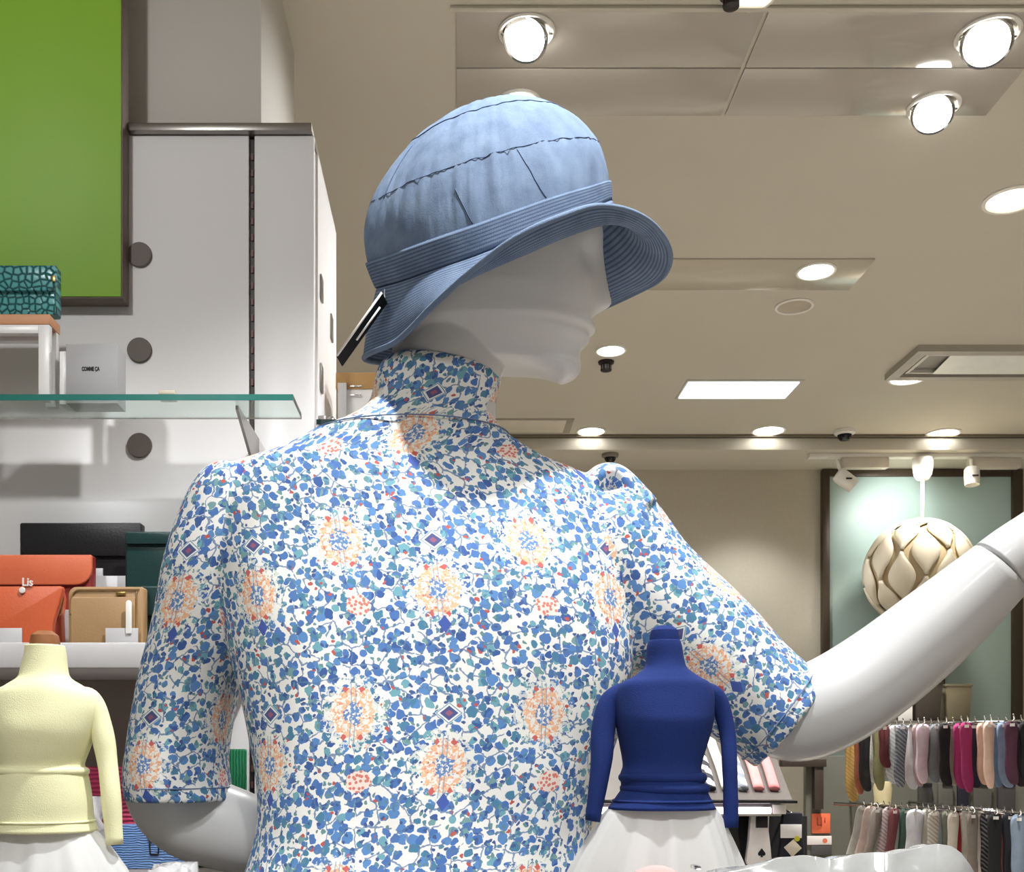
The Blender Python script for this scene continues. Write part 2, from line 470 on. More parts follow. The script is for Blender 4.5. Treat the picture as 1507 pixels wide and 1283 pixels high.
def round_rect(x0, y0, x1, y1, r, n=5):
    """r = (top-left, top-right, bottom-right, bottom-left)"""
    if np.isscalar(r): r = (r,)*4
    pts = []
    for (cx, cy, rr, a0) in ((x0+r[0], y0+r[0], r[0], PI), (x1-r[1], y0+r[1], r[1], 1.5*PI), (x1-r[2], y1-r[2], r[2], 0), (x0+r[3], y1-r[3], r[3], .5*PI)):
        if rr == 0: pts.append((cx, cy)); continue
        for j in range(n+1):
            a = a0+PI/2*j/n; pts.append((cx+rr*math.cos(a), cy+rr*math.sin(a)))
    return pts
def text_mesh(name, s, size, M4, m, parent, offset=0.0, sx=1.0, extrude=.0003):
    cu = bpy.data.curves.new(name, 'FONT'); cu.body = s; cu.size = size; cu.extrude = extrude; cu.offset = offset
    cu.align_x = 'CENTER'; cu.align_y = 'CENTER'
    t = bpy.data.objects.new('tmp_text', cu); COL.objects.link(t)
    bpy.context.view_layer.update()
    me = bpy.data.meshes.new_from_object(t.evaluated_get(bpy.context.evaluated_depsgraph_get()))
    bpy.data.objects.remove(t); bpy.data.curves.remove(cu)
    V = [(M4 @ Vector((v.co.x*sx, v.co.y, v.co.z)))[:] for v in me.vertices]
    F = [list(p.vertices) for p in me.polygons]; bpy.data.meshes.remove(me)
    return mesh_obj(name, V, F, m, parent, smooth=False)
FRONT = lambda p: Matrix.Translation(Vector(p)) @ Matrix.Rotation(PI/2, 4, 'X')
#==STRUCTURE==
# ------------------------------------------------------------------ the setting
st = lambda o: tag(o, kind='structure')
st(box('floor', (-4, -2.5, -.05), (5, 5.2, 0), M_FLOOR, bevel=0))
D_FASCIA, D_BACK = 4.5, 4.82
Z_SOFFIT = Z(662, D_FASCIA)
st(box('ceiling', (-4, -2.5, ZC), (5, D_FASCIA+.02, ZC+.08), M_CEIL, bevel=0))
tr = st(box('trim_1', (-4, D_FASCIA, Z_SOFFIT), (5, D_BACK+.1, ZC-.012), M_CEIL, bevel=.004))
st(box('trim_2', (-4, D_FASCIA-.012, ZC-.010), (5, D_FASCIA+.04, ZC), mat('shadow_gap', (120, 110, 94), .8), bevel=0))
wb = st(box('wall_back', (-4, D_BACK, 0), (5, D_BACK+.1, Z_SOFFIT), M_WALL, bevel=0))
# column behind the wallet wall
Dc0 = 1.703; xc = X(385, Dc0); Dc1 = xc/X(433, 1.0)
st(box('wall_column', (-3.5, Dc0, 0), (xc, Dc1, ZC), M_COLUMN, bevel=.003))
# wallet wall: white laminate panels with a slotted standard between them
DW = 1.65; ztop = Z(199, DW); xr = X(462, DW)
wl = st(box('wall_left', (-3.0, DW+.012, 0), (xr-.004, DW+.05, ztop), mat('panel_core', (206, 200, 194), .5), bevel=0))
def wpart(name, x0, x1, z0=0, z1=None, m=M_LAM): return box(name, (x0, DW, z0), (x1, DW+.0118, z1 or ztop), m, wl, .001)
wpart('panel', X(-420, DW), X(366, DW)); wpart('panel', X(374.5, DW), xr)
xs0, xs1 = X(366.6, DW), X(374, DW)
stz = box('slotted_standard', (xs0, DW+.007, .2), (xs1, DW+.0118, ztop-.002), M_DARK, wl, 0)
zz = ztop-.03
lug = None
while zz > 1.3:
    o = box('slot', (xs0+.002, DW+.0045, zz-.005), (xs1-.002, DW+.0068, zz+.005), mat('slot_bronze', (96, 66, 60), .5, metal=.3), wl, 0)
    zz -= .0245
box('top_cap', (X(190, DW), DW-.012, ztop+.0005), (X(460, DW), DW+.31, ztop+.0125), M_STEEL, wl, .001)
# return of the wallet wall, going back from its right edge
ret = box('return_panel', (xr-.022, DW+.0505, 0), (xr, DW+.31, ztop), M_LAM, wl, .001)
for (px, py, hh) in ((472, 425, .037), (487, 483, .042), (472, 557, .042)):
    D = xr*FPX/(px-VX)
    box('slot_plate', (xr+.0002, D-.013, Z(py, D)-hh/2), (xr+.003, D+.013, Z(py, D)+hh/2), M_STEEL, wl, .0008)
for py in (376, 516, 656):
    lathe('bracket_cap', [(0, .005), (.0180, .005), (.0186, .0040), (.0188, 0), (0, 0)], (X(206, DW), DW-.0003, Z(py, DW)), mat('cap_bronze', (104, 95, 88), .6, bump=.1), wl, 36, axis=(0, -1, 0))
# shade under the ledge, put into the colour of a taupe sheet
box('ledge_shade_sheet', (X(-420, DW-.004), DW-.005, .3), (X(322, DW-.004), DW-.0005, Z(985, DW)), mat('taupe_shade', (150, 136, 128), .45), wl, .001)

# ---- green lit panel
GD0, GD1 = 1.614, 1.647
g = thing('green_sign_board', 'large plain bright green sign board with a bronze edge, hung on the white panel', 'sign', (X(-40, GD0), GD0, Z(438, GD0)))
gx0, gx1, gz0, gz1 = X(-380, GD0), X(180, GD0), Z(438, GD0), Z(438, GD0)+1.0
gz1 = min(gz1, ZC-.02)
box('frame', (gx0, GD0+.002, gz0), (gx1, GD1, gz1), M_BROWNFR, g, .0006)
mg = mat('green_acrylic', (132, 176, 46), .5, var=.03, vscale=3)
box('face', (gx0+.002, GD0, gz0+.002), (gx1-.002, GD0+.0018, gz1-.002), mg, g, .0004)

# ---- glossy ceiling panels
M_GLOSS = mat('glossy_ceiling_panel', (176, 169, 160), .12, var=.03, vscale=4, coat=.4)
def ceil_quad(name, x0p, y0, x1p, y1, m, parent=None, gap=0, t=.004):
    """flat panel on the ceiling; x limits taken at the far edge y1"""
    a = CEIL(x0p, y1); b = CEIL(x1p, y1); c = CEIL(0, y0)
    return box(name, (a[0]+gap, c[1]+gap, ZC-t), (b[0]-gap, a[1]-gap, ZC-.0002), m, parent, .0006)
gp = thing('ceiling_panel', 'long glossy grey ceiling panel of four sheets holding bright spotlights above the hat', 'ceiling panel', CEIL(670, 168)+np.array([0, 0, -.004]))
xm = 1064
ceil_quad('sheet', 671, 98, xm-2, 168, M_GLOSS, gp, .001)
ceil_quad('sheet', xm+2, 98, 1451, 168, M_GLOSS, gp, .001)
xL = CEIL(671, 168)[0]; xM = CEIL(xm, 168)[0]; xR = CEIL(1451, 168)[0]
ya, yb = CEIL(0, 14)[1], CEIL(0, 96.5)[1]
box('sheet', (xL+.001, ya, ZC-.004), (xM-.004, yb, ZC-.0002), M_GLOSS, gp, .0006)
box('sheet', (xM+.004, ya, ZC-.004), (xR-.001, yb, ZC-.0002), M_GLOSS, gp, .0006)
box('edge_rail', (xL-.01, ya-.012, ZC-.006), (xR+.01, ya-.001, ZC-.0002), M_CEIL, gp, .001)
M_GLOSS2 = mat('satin_ceiling_panel', (184, 176, 160), .2, var=.02, vscale=4, coat=.3)
gp2 = tag(ceil_quad('ceiling_panel', 800, 380, 1250, 425, M_GLOSS2), 'narrow satin beige ceiling panel with one lit spotlight, beyond the hat brim', 'ceiling panel')
hatch = thing('ceiling_hatch', 'pale rectangular access hatch in the ceiling beside the turtleneck', 'hatch', CEIL(800, 636))
ceil_quad('frame', 640, 615.5, 838, 636.5, mat('hatch_frame', (150, 142, 126), .6), hatch, 0, .003)
ceil_quad('door', 640, 617, 828, 635, mat('hatch_door', (206, 198, 182), .5), hatch, 0, .005)

# ---- recessed fluorescent panel
fl = thing('louvre_light', 'small oblong fluorescent ceiling light with a bluish white glow', 'ceiling light', CEIL(1085, 572))
ceil_quad('trim', 994, 558.5, 1159, 586, mat('light_trim', (190, 184, 172), .5), fl, 0, .003)
a, b, c = CEIL(998, 584), CEIL(1155, 584), CEIL(0, 560)
for i in range(4):
    y0 = c[1]+(a[1]-c[1])*i/4; y1 = c[1]+(a[1]-c[1])*(i+1)/4
    box('diffuser', (a[0], y0+.001, ZC-.008), (b[0], y1-.001, ZC-.0032), M_TUBE, fl, .0008)

# ---- air conditioner cassette
ac = thing('ceiling_air_vent', 'square ceiling air vent with a grey frame and pale vane', 'air vent', CEIL(1420, 530))
a, b, c = CEIL(1302, 551), CEIL(1560, 551), CEIL(0, 507)
x0, x1, y0, y1 = a[0], b[0]+.1, c[1], a[1]
mac = mat('vent_grey', (170, 164, 154), .5)
def frame4(name, x0, x1, y0, y1, w, z0, z1, m, parent):
    bm = bmesh.new()
    for lo, hi in (((x0, y0, z0), (x1, y0+w, z1)), ((x0, y1-w, z0), (x1, y1, z1)), ((x0, y0+w, z0), (x0+w, y1-w, z1)), ((x1-w, y0+w, z0), (x1, y1-w, z1))):
        box_bm(bm, lo, hi, 0)
    return autosmooth(bm_obj(name, bm, m, parent))
frame4('frame', x0, x1, y0, y1, .035, ZC-.022, ZC-.0002, mac, ac)
frame4('inner_frame', x0+.05, x1-.05, y0+.05, y1-.045, .012, ZC-.014, ZC-.0002, mat('vent_pale', (205, 200, 190), .5), ac)
box('back_plate', (x0+.035, y0+.035, ZC-.003), (x1-.035, y1-.035, ZC-.0002), mat('vent_dark', (120, 116, 112), .5), ac, 0)
bm = bmesh.new()
vx0, vx1 = x0+.14, x1-.04
vs = [(vx0, y0+.075, ZC-.006), (vx1, y0+.075, ZC-.006), (vx1, y1-.06, ZC-.02), (vx0, y1-.06, ZC-.02)]
q = [bm.verts.new(v) for v in vs]; f = bm.faces.new(q)
r = bmesh.ops.extrude_face_region(bm, geom=[f])
for v in [g_ for g_ in r['geom'] if isinstance(g_, bmesh.types.BMVert)]: v.co.z += .003
autosmooth(bm_obj('vane', bm, mat('vane_white', (236, 238, 232), .3), ac))

# ---- downlights
def downlight(px, py, wpx, label, power=0, style='flat', target=None, lampmat=None, col=CW, group=None):
    c = CEIL(px, py); R = wpx/2/FPX*c[1]
    t = thing('ceiling_spotlight', label, 'spotlight', (c[0], c[1], ZC-.012), group)
    zr = ZC-.0042 if py < 430 and style != 'bare' else ZC-.0003
    lathe('trim_ring', [(R, 0), (R, -.003), (R*.95, -.0055), (R*.86, -.0045), (R*.84, 0)], (c[0], c[1], zr), M_WPLAST, t, 40)
    lm = lampmat or M_LAMP
    if style == 'gimbal':
        ax = Vector((-.32, -.62, -1)).normalized()
        o = np.array([c[0]-R*.05, c[1]-R*.02, zr-R*.30])
        lathe('lamp', [(0, .012), (R*.66, .010), (R*.68, .0), (R*.4, -.006), (0, -.008)], o-np.array(ax)*0.0, lm, t, 32, axis=-ax)
        lathe('gimbal_ring', [(R*.70, .012), (R*.78, .012), (R*.80, -.002), (R*.76, -.006), (R*.70, -.004), (R*.70, .012)], o, M_CHROME, t, 40, axis=-ax)
        for s in (-1, 1):
            tube('pivot_screw', [(c[0]+s*R*.72, c[1], zr-.004), (c[0]+s*R*.9, c[1], zr-.004)], .0032, M_CHROME, t, n=9, M=2, ref=(0, -1, 0))
    elif style == 'flat':
        lathe('lamp', [(0, -.007), (R*.5, -.0066), (R*.78, -.004), (R*.83, -.001), (0, -.0005)], (c[0], c[1], zr), lm, t, 32)
    else:
        lathe('lamp', [(0, -.003), (R*.6, -.003), (R*.83, -.001), (0, -.0005)], (c[0], c[1], zr), lm, t, 32)
    if power:
        tg = target if target is not None else (c[0], c[1]-.15, 0)
        spot((c[0], c[1], ZC-.05), tg, power, col, 100, .6, R*.7)
    return t
downlight(775, 42, 84, 'tilted gimbal spotlight glaring at the left end of the glossy ceiling panel', 16, 'gimbal')
downlight(764, 147, 66, 'round glaring spotlight in the glossy panel right behind the hat crown', 16)
downlight(1454, 46, 92, 'brightest tilted gimbal spotlight at the far right end of the glossy panel', 16, 'gimbal')
downlight(1374, 153, 76, 'tilted gimbal spotlight with a chrome ring near the slanted panel edge', 16, 'gimbal')
downlight(1201, 396, 58, 'lit spotlight set in the narrow satin ceiling panel', 14)
downlight(1169, 450, 56, 'unlit recessed spotlight between the satin panel and the fluorescent light', 0, 'bare', lampmat=mat('lamp_off', (178, 168, 150), .3))
downlight(1490, 293, 84, 'dim warm wide downlight alone in the plain ceiling', 0, 'bare', lampmat=M_LAMPW)
downlight(899, 515, 46, 'small tilted twin-glow spotlight in front of the mannequin chin', 10, 'bare')
downlight(1336, 556, 56, 'lit downlight below the corner of the air vent', 10, 'bare')
downlight(870, 634, 44, 'lit downlight beside the ceiling hatch', 24, 'bare', target=(X(870, 4.4), 4.5, 1.0))
downlight(1131, 633, 50, 'lit downlight on the plain ceiling edge below the fluorescent light', 24, 'bare', target=(X(1131, 4.4), 4.5, 1.0))
downlight(1388, 637, 50, 'lit downlight on the ceiling edge above the globe lamp', 24, 'bare', target=(X(1388, 4.4), 4.5, 1.0), col=(1, .93, .8))
downlight(1110, -8, 66, 'warm downlight cut by the top of the glossy panel, next to the black sprinkler', 0, 'bare', lampmat=M_LAMPW)

# ---- sprinkler, detectors, cameras
def sprinkler(px, py, wpx, label):
    c = CEIL(px, py); R = wpx/2/FPX*c[1]
    t = thing('sprinkler_head', label, 'sprinkler', (c[0], c[1], ZC-R*1.2))
    lathe('rosette', [(R, -.0003), (R*.95, -R*.25), (R*.5, -R*.4), (0, -R*.4)], (c[0], c[1], ZC), M_DARK, t, 24)
    lathe('nozzle', [(R*.5, -R*.4), (R*.42, -R*.9), (R*.7, -R*1.0), (R*.65, -R*1.15), (R*.2, -R*1.3), (0, -R*1.3)], (c[0], c[1], ZC), M_DARK, t, 24)
    for k in range(10):
        a = k*2*PI/10
        box('deflector_tooth', (c[0]+R*.6*math.cos(a)-.0015, c[1]+R*.6*math.sin(a)-.0015, ZC-R*1.05), (c[0]+R*.6*math.cos(a)+.0015, c[1]+R*.6*math.sin(a)+.0015, ZC-R*.42), M_DARK, t, 0)
sprinkler(1076, -10, 36, 'black ceiling sprinkler in the glossy panel rail')
sprinkler(892, 532, 24, 'small dark sprinkler below the twin-glow spotlight')
def dome_cam(p, R, label, m1):
    t = thing('dome_camera', label, 'camera', (p[0], p[1], p[2]-R*1.2))
    lathe('base', [(R*1.15, -.0003), (R*1.15, -R*.4), (R*.9, -R*.55), (0, -R*.55)], p, m1, t, 28)
    lathe('dome', [(R*.8, -R*.55), (R*.75, -R*.85), (R*.5, -R*1.15), (0, -R*1.25)], p, mat('dome_black', (22, 20, 20), .08), t, 28)
dome_cam(CEIL(1243, 633), .036, 'black dome camera with a pale base on the ceiling edge left of the globe lamp', M_WPLAST)
dome_cam(np.array([X(898, 4.56), 4.56, Z_SOFFIT]), .03, 'small grey dome camera under the soffit beside the raised shoulder', mat('cam_grey', (130, 122, 112), .5))

# ------------------------------------------------------------------ globe lamp niche on the back wall
DN = D_BACK
nx0, nx1 = X(1207, DN), X(1500, DN)
nf = thing('niche_panel', 'tall pale teal wall panel in a dark bronze frame behind the globe lamp', 'wall panel', ((nx0+nx1)/2, DN-.02, .4))
mfr = mat('niche_bronze', (74, 62, 50), .4, metal=.3)
ztn = Z_SOFFIT-.004
box('panel', (nx0+.03, DN-.016, .4), (nx1-.03, DN-.004, ztn), mat('teal_panel', (164, 184, 178), .45, var=.02, vscale=2), nf, 0)
for a, b in ((nx0, nx0+.032), (nx1-.045, nx1)):
    box('frame_post', (a, DN-.035, .4), (b, DN-.0005, ztn), mfr, nf, .003)
box('frame_rail', (nx0+.032, DN-.03, ztn-.03), (nx1-.045, DN-.0005, ztn), mfr, nf, .002)
# beige lining panel left of the second reveal
box('lining', (X(1290, DN), DN-.03, .4), (X(1378, DN), DN-.0165, Z(985, DN)), M_WALL, nf, .001)
box('lining_edge', (X(1378, DN), DN-.034, .4), (X(1386, DN), DN-.0165, Z(960, DN)), mfr, nf, .001)

DL = 4.56
trk = thing('track_light_bar', 'white ceiling track with two can spotlights above the globe lamp', 'track light', (X(1340, DL), DL, Z_SOFFIT-.03))
box('track', (X(1190, DL), DL-.018, Z_SOFFIT-.018), (X(1560, DL), DL+.018, Z_SOFFIT-.0003), M_WPLAST, trk, .002)
for x0, x1 in ((1238, 1306), (1425, 1500)):
    box('driver_box', (X(x0, DL), DL-.02, Z_SOFFIT-.062), (X(x1, DL), DL+.02, Z_SOFFIT-.0185), mat('driver_white', (206, 198, 184), .5), trk, .003)
def can(p, ax, L, R, parent):
    a = Vector(ax).normalized()
    o = tag(lathe('spot_can', [(0, 0), (R*.8, 0), (R*.98, L*.12), (R, L*.5), (R*.94, L), (R*.8, L), (R*.72, L*.8), (0, L*.8)], p, M_WPLAST, parent, 28, axis=a))
    side = a.cross(Vector((0, 1, 0))).normalized()
    q = Vector(p)+a*L*.55+Vector((0, -R*.98, 0))
    box('vent_slot', (q.x-.012, q.y-.003, q.z-.003), (q.x+.012, q.y+.002, q.z+.003), M_DARK, o, 0)
    tube('can_arm', [Vector(p)+a*L*.3, (p[0], p[1]+.005, Z_SOFFIT-.03)], .007, M_WPLAST, o, n=9, M=2)
p1 = P(1232, 697, DL-.03); can(p1, (.75, .0, -.55), .085, .033, trk)
p2 = P(1430, 688, DL-.03); can(p2, (-.02, -.1, -1), .075, .031, trk)
spot((X(1420, 4.1), 4.1, ZC-.03), tuple(P(1350, 845, DL)), 24, (1, .97, .9), 44, .9, .03)
spot(tuple(P(1335, 700, DL-.09)), tuple(P(1335, 790, DN)), 11.0, (.98, 1, .98), 120, 1.0, .04)

# pendant globe of curved interlocking leaves
gc = P(1352, 842, DL); GR = 79/FPX*DL
gl = thing('globe_pendant_lamp', 'cream globe pendant lamp of interlocking curved leaves', 'pendant lamp', gc-np.array([0, 0, GR]))
lathe('canopy', [(0, 0), (.042, 0), (.042, -.03), (.036, -.07), (.024, -.09), (0, -.092)], (X(1358, DL), DL, Z_SOFFIT-.0185), M_WPLAST, gl, 32)
tube('cord', [(X(1358, DL), DL, Z_SOFFIT-.09), (X(1357, DL), DL, gc[2]+GR*.95)], .0075, mat('cord_cream', (246, 236, 208), .4), gl, n=10, M=2)
mleaf = mat('leaf_cream', (240, 230, 208), .45, var=.02)
core = lathe('shade_core', [(GR*.89*math.cos(t), GR*.89*math.sin(t)) for t in np.linspace(-PI/2+.02, PI/2-.02, 25)], gc, mat('core_cream', (206, 186, 150), .5), gl, 40)
def ogee_leaf(lat, lon, hh, ww, lift):
    V = []; nb, na = 15, 7
    for thick in (0, 1):
        for i in range(nb):
            b = -1+2*i/(nb-1)
            w = ww*(.13+.87*math.cos(PI*b/2)**1.5)
            for j in range(na):
                a = -1+2*j/(na-1)
                la = lat+b*hh; lo = lon+a*w/max(.25, math.cos(la))
                rr = GR*(.95+lift*(1-abs(a)**2)-.02*thick)
                V.append((gc[0]+rr*math.cos(la)*math.sin(lo), gc[1]-rr*math.cos(la)*math.cos(lo), gc[2]+rr*math.sin(la)))
    n = nb*na; F = grid_faces(nb, na); F += [tuple(x+n for x in reversed(f)) for f in grid_faces(nb, na)]
    rim = [j for j in range(na)]+[i*na+na-1 for i in range(1, nb)]+[(nb-1)*na+j for j in range(na-2, -1, -1)]+[i*na for i in range(nb-2, 0, -1)]
    for q in range(len(rim)):
        a_, b_ = rim[q], rim[(q+1) % len(rim)]; F.append((b_, a_, a_+n, b_+n))
    return V, F
for r_, (lat, n_, hh, ww) in enumerate(((-66, 5, 22, 14), (-39, 7, 26, 14.5), (-12, 7, 27, 15), (16, 7, 27, 15), (44, 7, 26, 14), (70, 5, 18, 14))):
    for j in range(n_):
        lon = 2*PI*j/n_+(PI/n_ if r_ % 2 else 0)+.18
        V, F = ogee_leaf(math.radians(lat), lon, math.radians(hh), math.radians(ww), .05)
        mesh_obj('leaf', V, F, mleaf, core)
# ------------------------------------------------------------------ counter that carries mannequin, forms and parcel
ZK = 1.14
ct = thing('display_counter', 'long white display counter under the mannequin and the little dress forms', 'counter', (.1, 1.05, 0))
box('top', (-.75, .62, ZK-.03), (1.0, 1.36, ZK), mat('counter_grey', (112, 106, 100), .5), ct, .003)
box('body', (-.72, .66, 0), (.97, 1.33, ZK-.0305), M_LAM, ct, .002)

# ------------------------------------------------------------------ mannequin
DM = 1.10
mq = thing('mannequin', 'white mannequin in profile with one arm held out, wearing a floral short-sleeved turtleneck', 'mannequin', (X(625, DM), DM, ZK))
lathe('base_plate', [(0, .012), (.12, .012), (.13, .006), (.13, 0), (0, 0)], (X(625, DM), DM, ZK+.0005), M_STEEL, mq, 40)
tube('stand_pole', [(X(625, DM), DM, ZK+.01), (X(625, DM), DM, ZK+.12)], .014, M_STEEL, mq, n=16, M=2, ref=(0, -1, 0))
# head: horizontal slices; x runs along the profile
def interp(tab, y): a = np.array(tab, float); return np.interp(y, a[:, 0], a[:, 1])
FRONT_T = [(225, 770), (240, 815), (270, 850), (300, 872), (330, 884), (348, 887), (365, 885), (391, 880), (420, 875), (445, 872), (463, 871), (474, 871), (482, 874), (488, 875), (493, 869), (496, 866), (501, 868), (506, 865), (513, 857), (520, 853), (530, 853), (538, 855), (547, 854), (554, 849), (559, 841), (563, 830)]
BACK_T = [(225, 690), (240, 645), (270, 612), (300, 594), (345, 582), (400, 577), (450, 577), (500, 578), (530, 577), (535, 600), (538, 690), (541, 748), (545, 775), (550, 795), (556, 812), (563, 824)]
NOSE_T = [(345, 0), (365, 2), (391, 10), (420, 20), (440, 27), (447, 28), (452, 25), (457, 16), (462, 6), (468, 0)]
WID_T = [(225, .02), (240, .045), (270, .062), (300, .069), (345, .073), (400, .0735), (450, .068), (490, .060), (520, .048), (532, .040), (540, .031), (548, .023), (556, .016), (563, .007)]
ys = np.concatenate([np.linspace(225, 430, 50), np.linspace(432, 563, 90)])
V = []; nA = 121
for y in ys:
    xf, xb, nz, w = (interp(t, y) for t in (FRONT_T, BACK_T, NOSE_T, WID_T))
    cxp = xb+(xf-xb)*.42 if y < 531 else xb+(xf-xb)*.45
    for th in np.linspace(0, 2*PI, nA)[:-1]:
        c, s = math.cos(th), math.sin(th)
        e = 2.15
        cc = math.copysign(abs(c)**(2/e), c); ss = math.copysign(abs(s)**(2/e), s)
        x = cxp+((xf-cxp) if c > 0 else (cxp-xb))*cc; lat = w*ss
        if c > 0:
            x += nz*math.exp(-(lat/.0105)**2)
            d = math.exp(-((y-398)/20)**2-((abs(lat)-.031)/.014)**2); x -= 9*d     # eye sockets
            lip = math.exp(-((y-490)/9)**2)*math.exp(-(lat/.022)**2)*math.cos((y-487)/9*PI)*2.0; x += lip
            ck = math.exp(-((y-500)/26)**2-((abs(lat)-.034)/.014)**2); x -= 3.5*ck
        p = P(x, y, DM); V.append((p[0], DM+lat, p[2]))
F = grid_faces(len(ys), nA-1, True)
n0 = len(V); V.append(tuple(np.mean(V[:nA-1], axis=0))); V.append(tuple(np.mean(V[n0-nA+1:n0], axis=0)))
for j in range(nA-1):
    F.append(((j+1) % (nA-1), j, n0)); F.append((n0-nA+1+j, n0-nA+1+(j+1) % (nA-1), n0+1))
# neck, same skin
k0 = len(V)
nr = hrings([(Z(500, DM), X(590, DM), X(742, DM), DM-.052, DM+.052, 2), (Z(540, DM), X(577, DM), X(741, DM), DM-.053, DM+.053, 2), (Z(600, DM), X(560, DM), X(729, DM), DM-.055, DM+.055, 2), (Z(670, DM), X(545, DM), X(735, DM), DM-.06, DM+.06, 2)], 24, 61)
for r_ in nr: V += r_[:-1].tolist()
F += [tuple(k0+q for q in f) for f in grid_faces(24, 60, True)]
F.append(tuple(range(k0, k0+60))); F.append(tuple(range(k0+23*60+59, k0+23*60-1, -1)))
hd = mesh_obj('head', V, F, M_MANQ, mq)
rm = hd.modifiers.new('skin', 'REMESH'); rm.mode = 'VOXEL'; rm.voxel_size = .0017; rm.use_smooth_shade = True
sm = hd.modifiers.new('soften', 'SMOOTH'); sm.factor = .5; sm.iterations = 2

# bare arms
def arm(name, C, R, parent):
    Rg, L = tube_rings(C, R, 41, 70)
    return loft(name, Rg, M_MANQ, parent)
def hand(C, d, up, parent, size=1.0):
    """relaxed hand: palm plus five bent fingers, one skin"""
    d = Vector(d).normalized(); up = Vector(up); up = (up-d*up.dot(d)).normalized(); n = d.cross(up)
    C = Vector(C); V = []; F = []
    def add(Cs, rs, asp, n_=17, M=14):
        R, _ = tube_rings([tuple(c) for c in Cs], rs, n_, M, asp, tuple(n))
        k = len(V)
        for r in R: V.extend(r[:-1].tolist())
        F.extend([tuple(k+q for q in f) for f in grid_faces(M, n_-1, True)])
        F.append(tuple(range(k+n_-2, k-1, -1))); F.append(tuple(range(k+(M-1)*(n_-1), k+M*(n_-1))))
    s = size
    add([C, C+d*.02*s, C+d*.055*s, C+d*.09*s], [.025*s, .027*s, .038*s, .036*s], .5)
    for i, (o, L) in enumerate(((.027, .075), (.009, .084), (-.009, .078), (-.026, .06))):
        b = C+d*.082*s+up*o*s
        add([b, b+d*L*.4*s+n*.004*s, b+d*L*.75*s+n*.014*s, b+d*L*s+n*.026*s], [.0095*s, .009*s, .008*s, .006*s], 1.0, 13, 12)
    b = C+d*.03*s+up*.024*s
    add([b, b+d*.025*s+up*.025*s, b+d*.055*s+up*.036*s+n*.008*s], [.012*s, .010*s, .0075*s], 1.0, 13, 10)
    o = mesh_obj('hand', V, F, M_MANQ, parent)
    r = o.modifiers.new('skin', 'REMESH'); r.mode = 'VOXEL'; r.voxel_size = .0022; r.use_smooth_shade = True
    q = o.modifiers.new('soften', 'SMOOTH'); q.factor = .5; q.iterations = 4
    return o
# hanging arm, elbow bent, hand behind the hip
arm('arm', [P(345, 760, 1.11), P(305, 900, 1.12), P(256, 1080, 1.13), P(247, 1150, 1.135), P(278, 1197, 1.14), P(360, 1228, 1.15), P(440, 1265, 1.19)], [.040, .042, .043, .0455, .0465, .043, .032], mq)
hand(P(446, 1268, 1.193), (.5, .55, -.3), (0, .3, .8), mq, .9)
# arm held out
arm('arm', [P(900, 830, 1.10), P(1010, 935, 1.095), P(1110, 1020, 1.085), P(1165, 1052, 1.08), P(1225, 1033, 1.07), P(1300, 985, 1.06), P(1390, 912, 1.045), P(1472, 838, 1.03)], [.05, .047, .045, .046, .0465, .0445, .040, .0325], mq)
w0 = P(1472, 838, 1.03); w1 = P(1550, 775, 1.02)
dv = (w1-w0)/np.linalg.norm(w1-w0)
Rg, L = tube_rings([w0+dv*.0006, w0+dv*.02, w0+dv*.05], [.0325, .0315, .028], 41, 20)
loft('wrist', Rg, M_MANQ, mq)
hand(w0+dv*.045, dv, (0, -.4, .9), mq, .95)

# ---- floral turtleneck
def R6(y, xl, xr, yf, yb, e=2.3): return (Z(y, DM), X(xl, DM), X(xr, DM), yf, yb, e)
body_c = [R6(628, 500, 736, 1.035, 1.165, 2.0), R6(640, 466, 744, 1.032, 1.168, 2.0), R6(655, 436, 766, 1.029, 1.172, 2.0), R6(672, 392, 794, 1.026, 1.175, 2.0), R6(686, 346, 822, 1.022, 1.178, 2.05), R6(698, 316, 850, 1.018, 1.18, 2.1),
          R6(716, 305, 876, 1.011, 1.185, 2.2), R6(750, 306, 896, 1.0, 1.19), R6(800, 314, 912, .986, 1.195), R6(860, 324, 922, .972, 1.198, 2.3), R6(920, 335, 926, .962, 1.20, 2.3), R6(965, 343, 926, .957, 1.20), R6(1005, 354, 922, .954, 1.20), R6(1050, 367, 912, .952, 1.197),
          R6(1110, 381, 892, .950, 1.19), R6(1170, 388, 872, .946, 1.185), R6(1230, 386, 860, .940, 1.182), R6(1290, 372, 860, .932, 1.182), R6(1380, 342, 880, .925, 1.19), R6(1440, 336, 890, .925, 1.19)]
R = hrings(body_c, 130, 129)
uv = ring_uv(R, (0))
uv = [(a+.0, b) for a, b in uv]
shift = X(640, .975)-(X(325, DM)+X(922, DM))/2
srcs = [(R, [(a-shift, b) for a, b in uv])]
def sleeve_h(rows, u0, vo, M=80):
    R = hrings([R6(*r) for r in rows], M, 81)
    return R, [(a+u0, b+vo) for a, b in ring_uv(R)]
# sleeve of the hanging arm
R, uv = sleeve_h([(692, 322, 368, 1.06, 1.145, 2), (700, 302, 392, 1.045, 1.158, 2.0), (720, 286, 404, 1.034, 1.168, 2.1), (765, 267, 408, 1.03, 1.18, 2.2), (850, 241, 396, 1.03, 1.19, 2.2), (940, 216, 372, 1.04, 1.20, 2.2), (1003, 199, 347, 1.05, 1.205, 2.2), (1070, 183, 328, 1.06, 1.21, 2.2), (1120, 174, 322, 1.062, 1.212, 2.2), (1155, 171, 326, 1.062, 1.214, 2.2), (1180, 174, 332, 1.062, 1.214, 2.2)], X(300, 1.05)+.0885+.171*1, 0)
srcs.append((R, uv)); hemL = R[-5].copy()
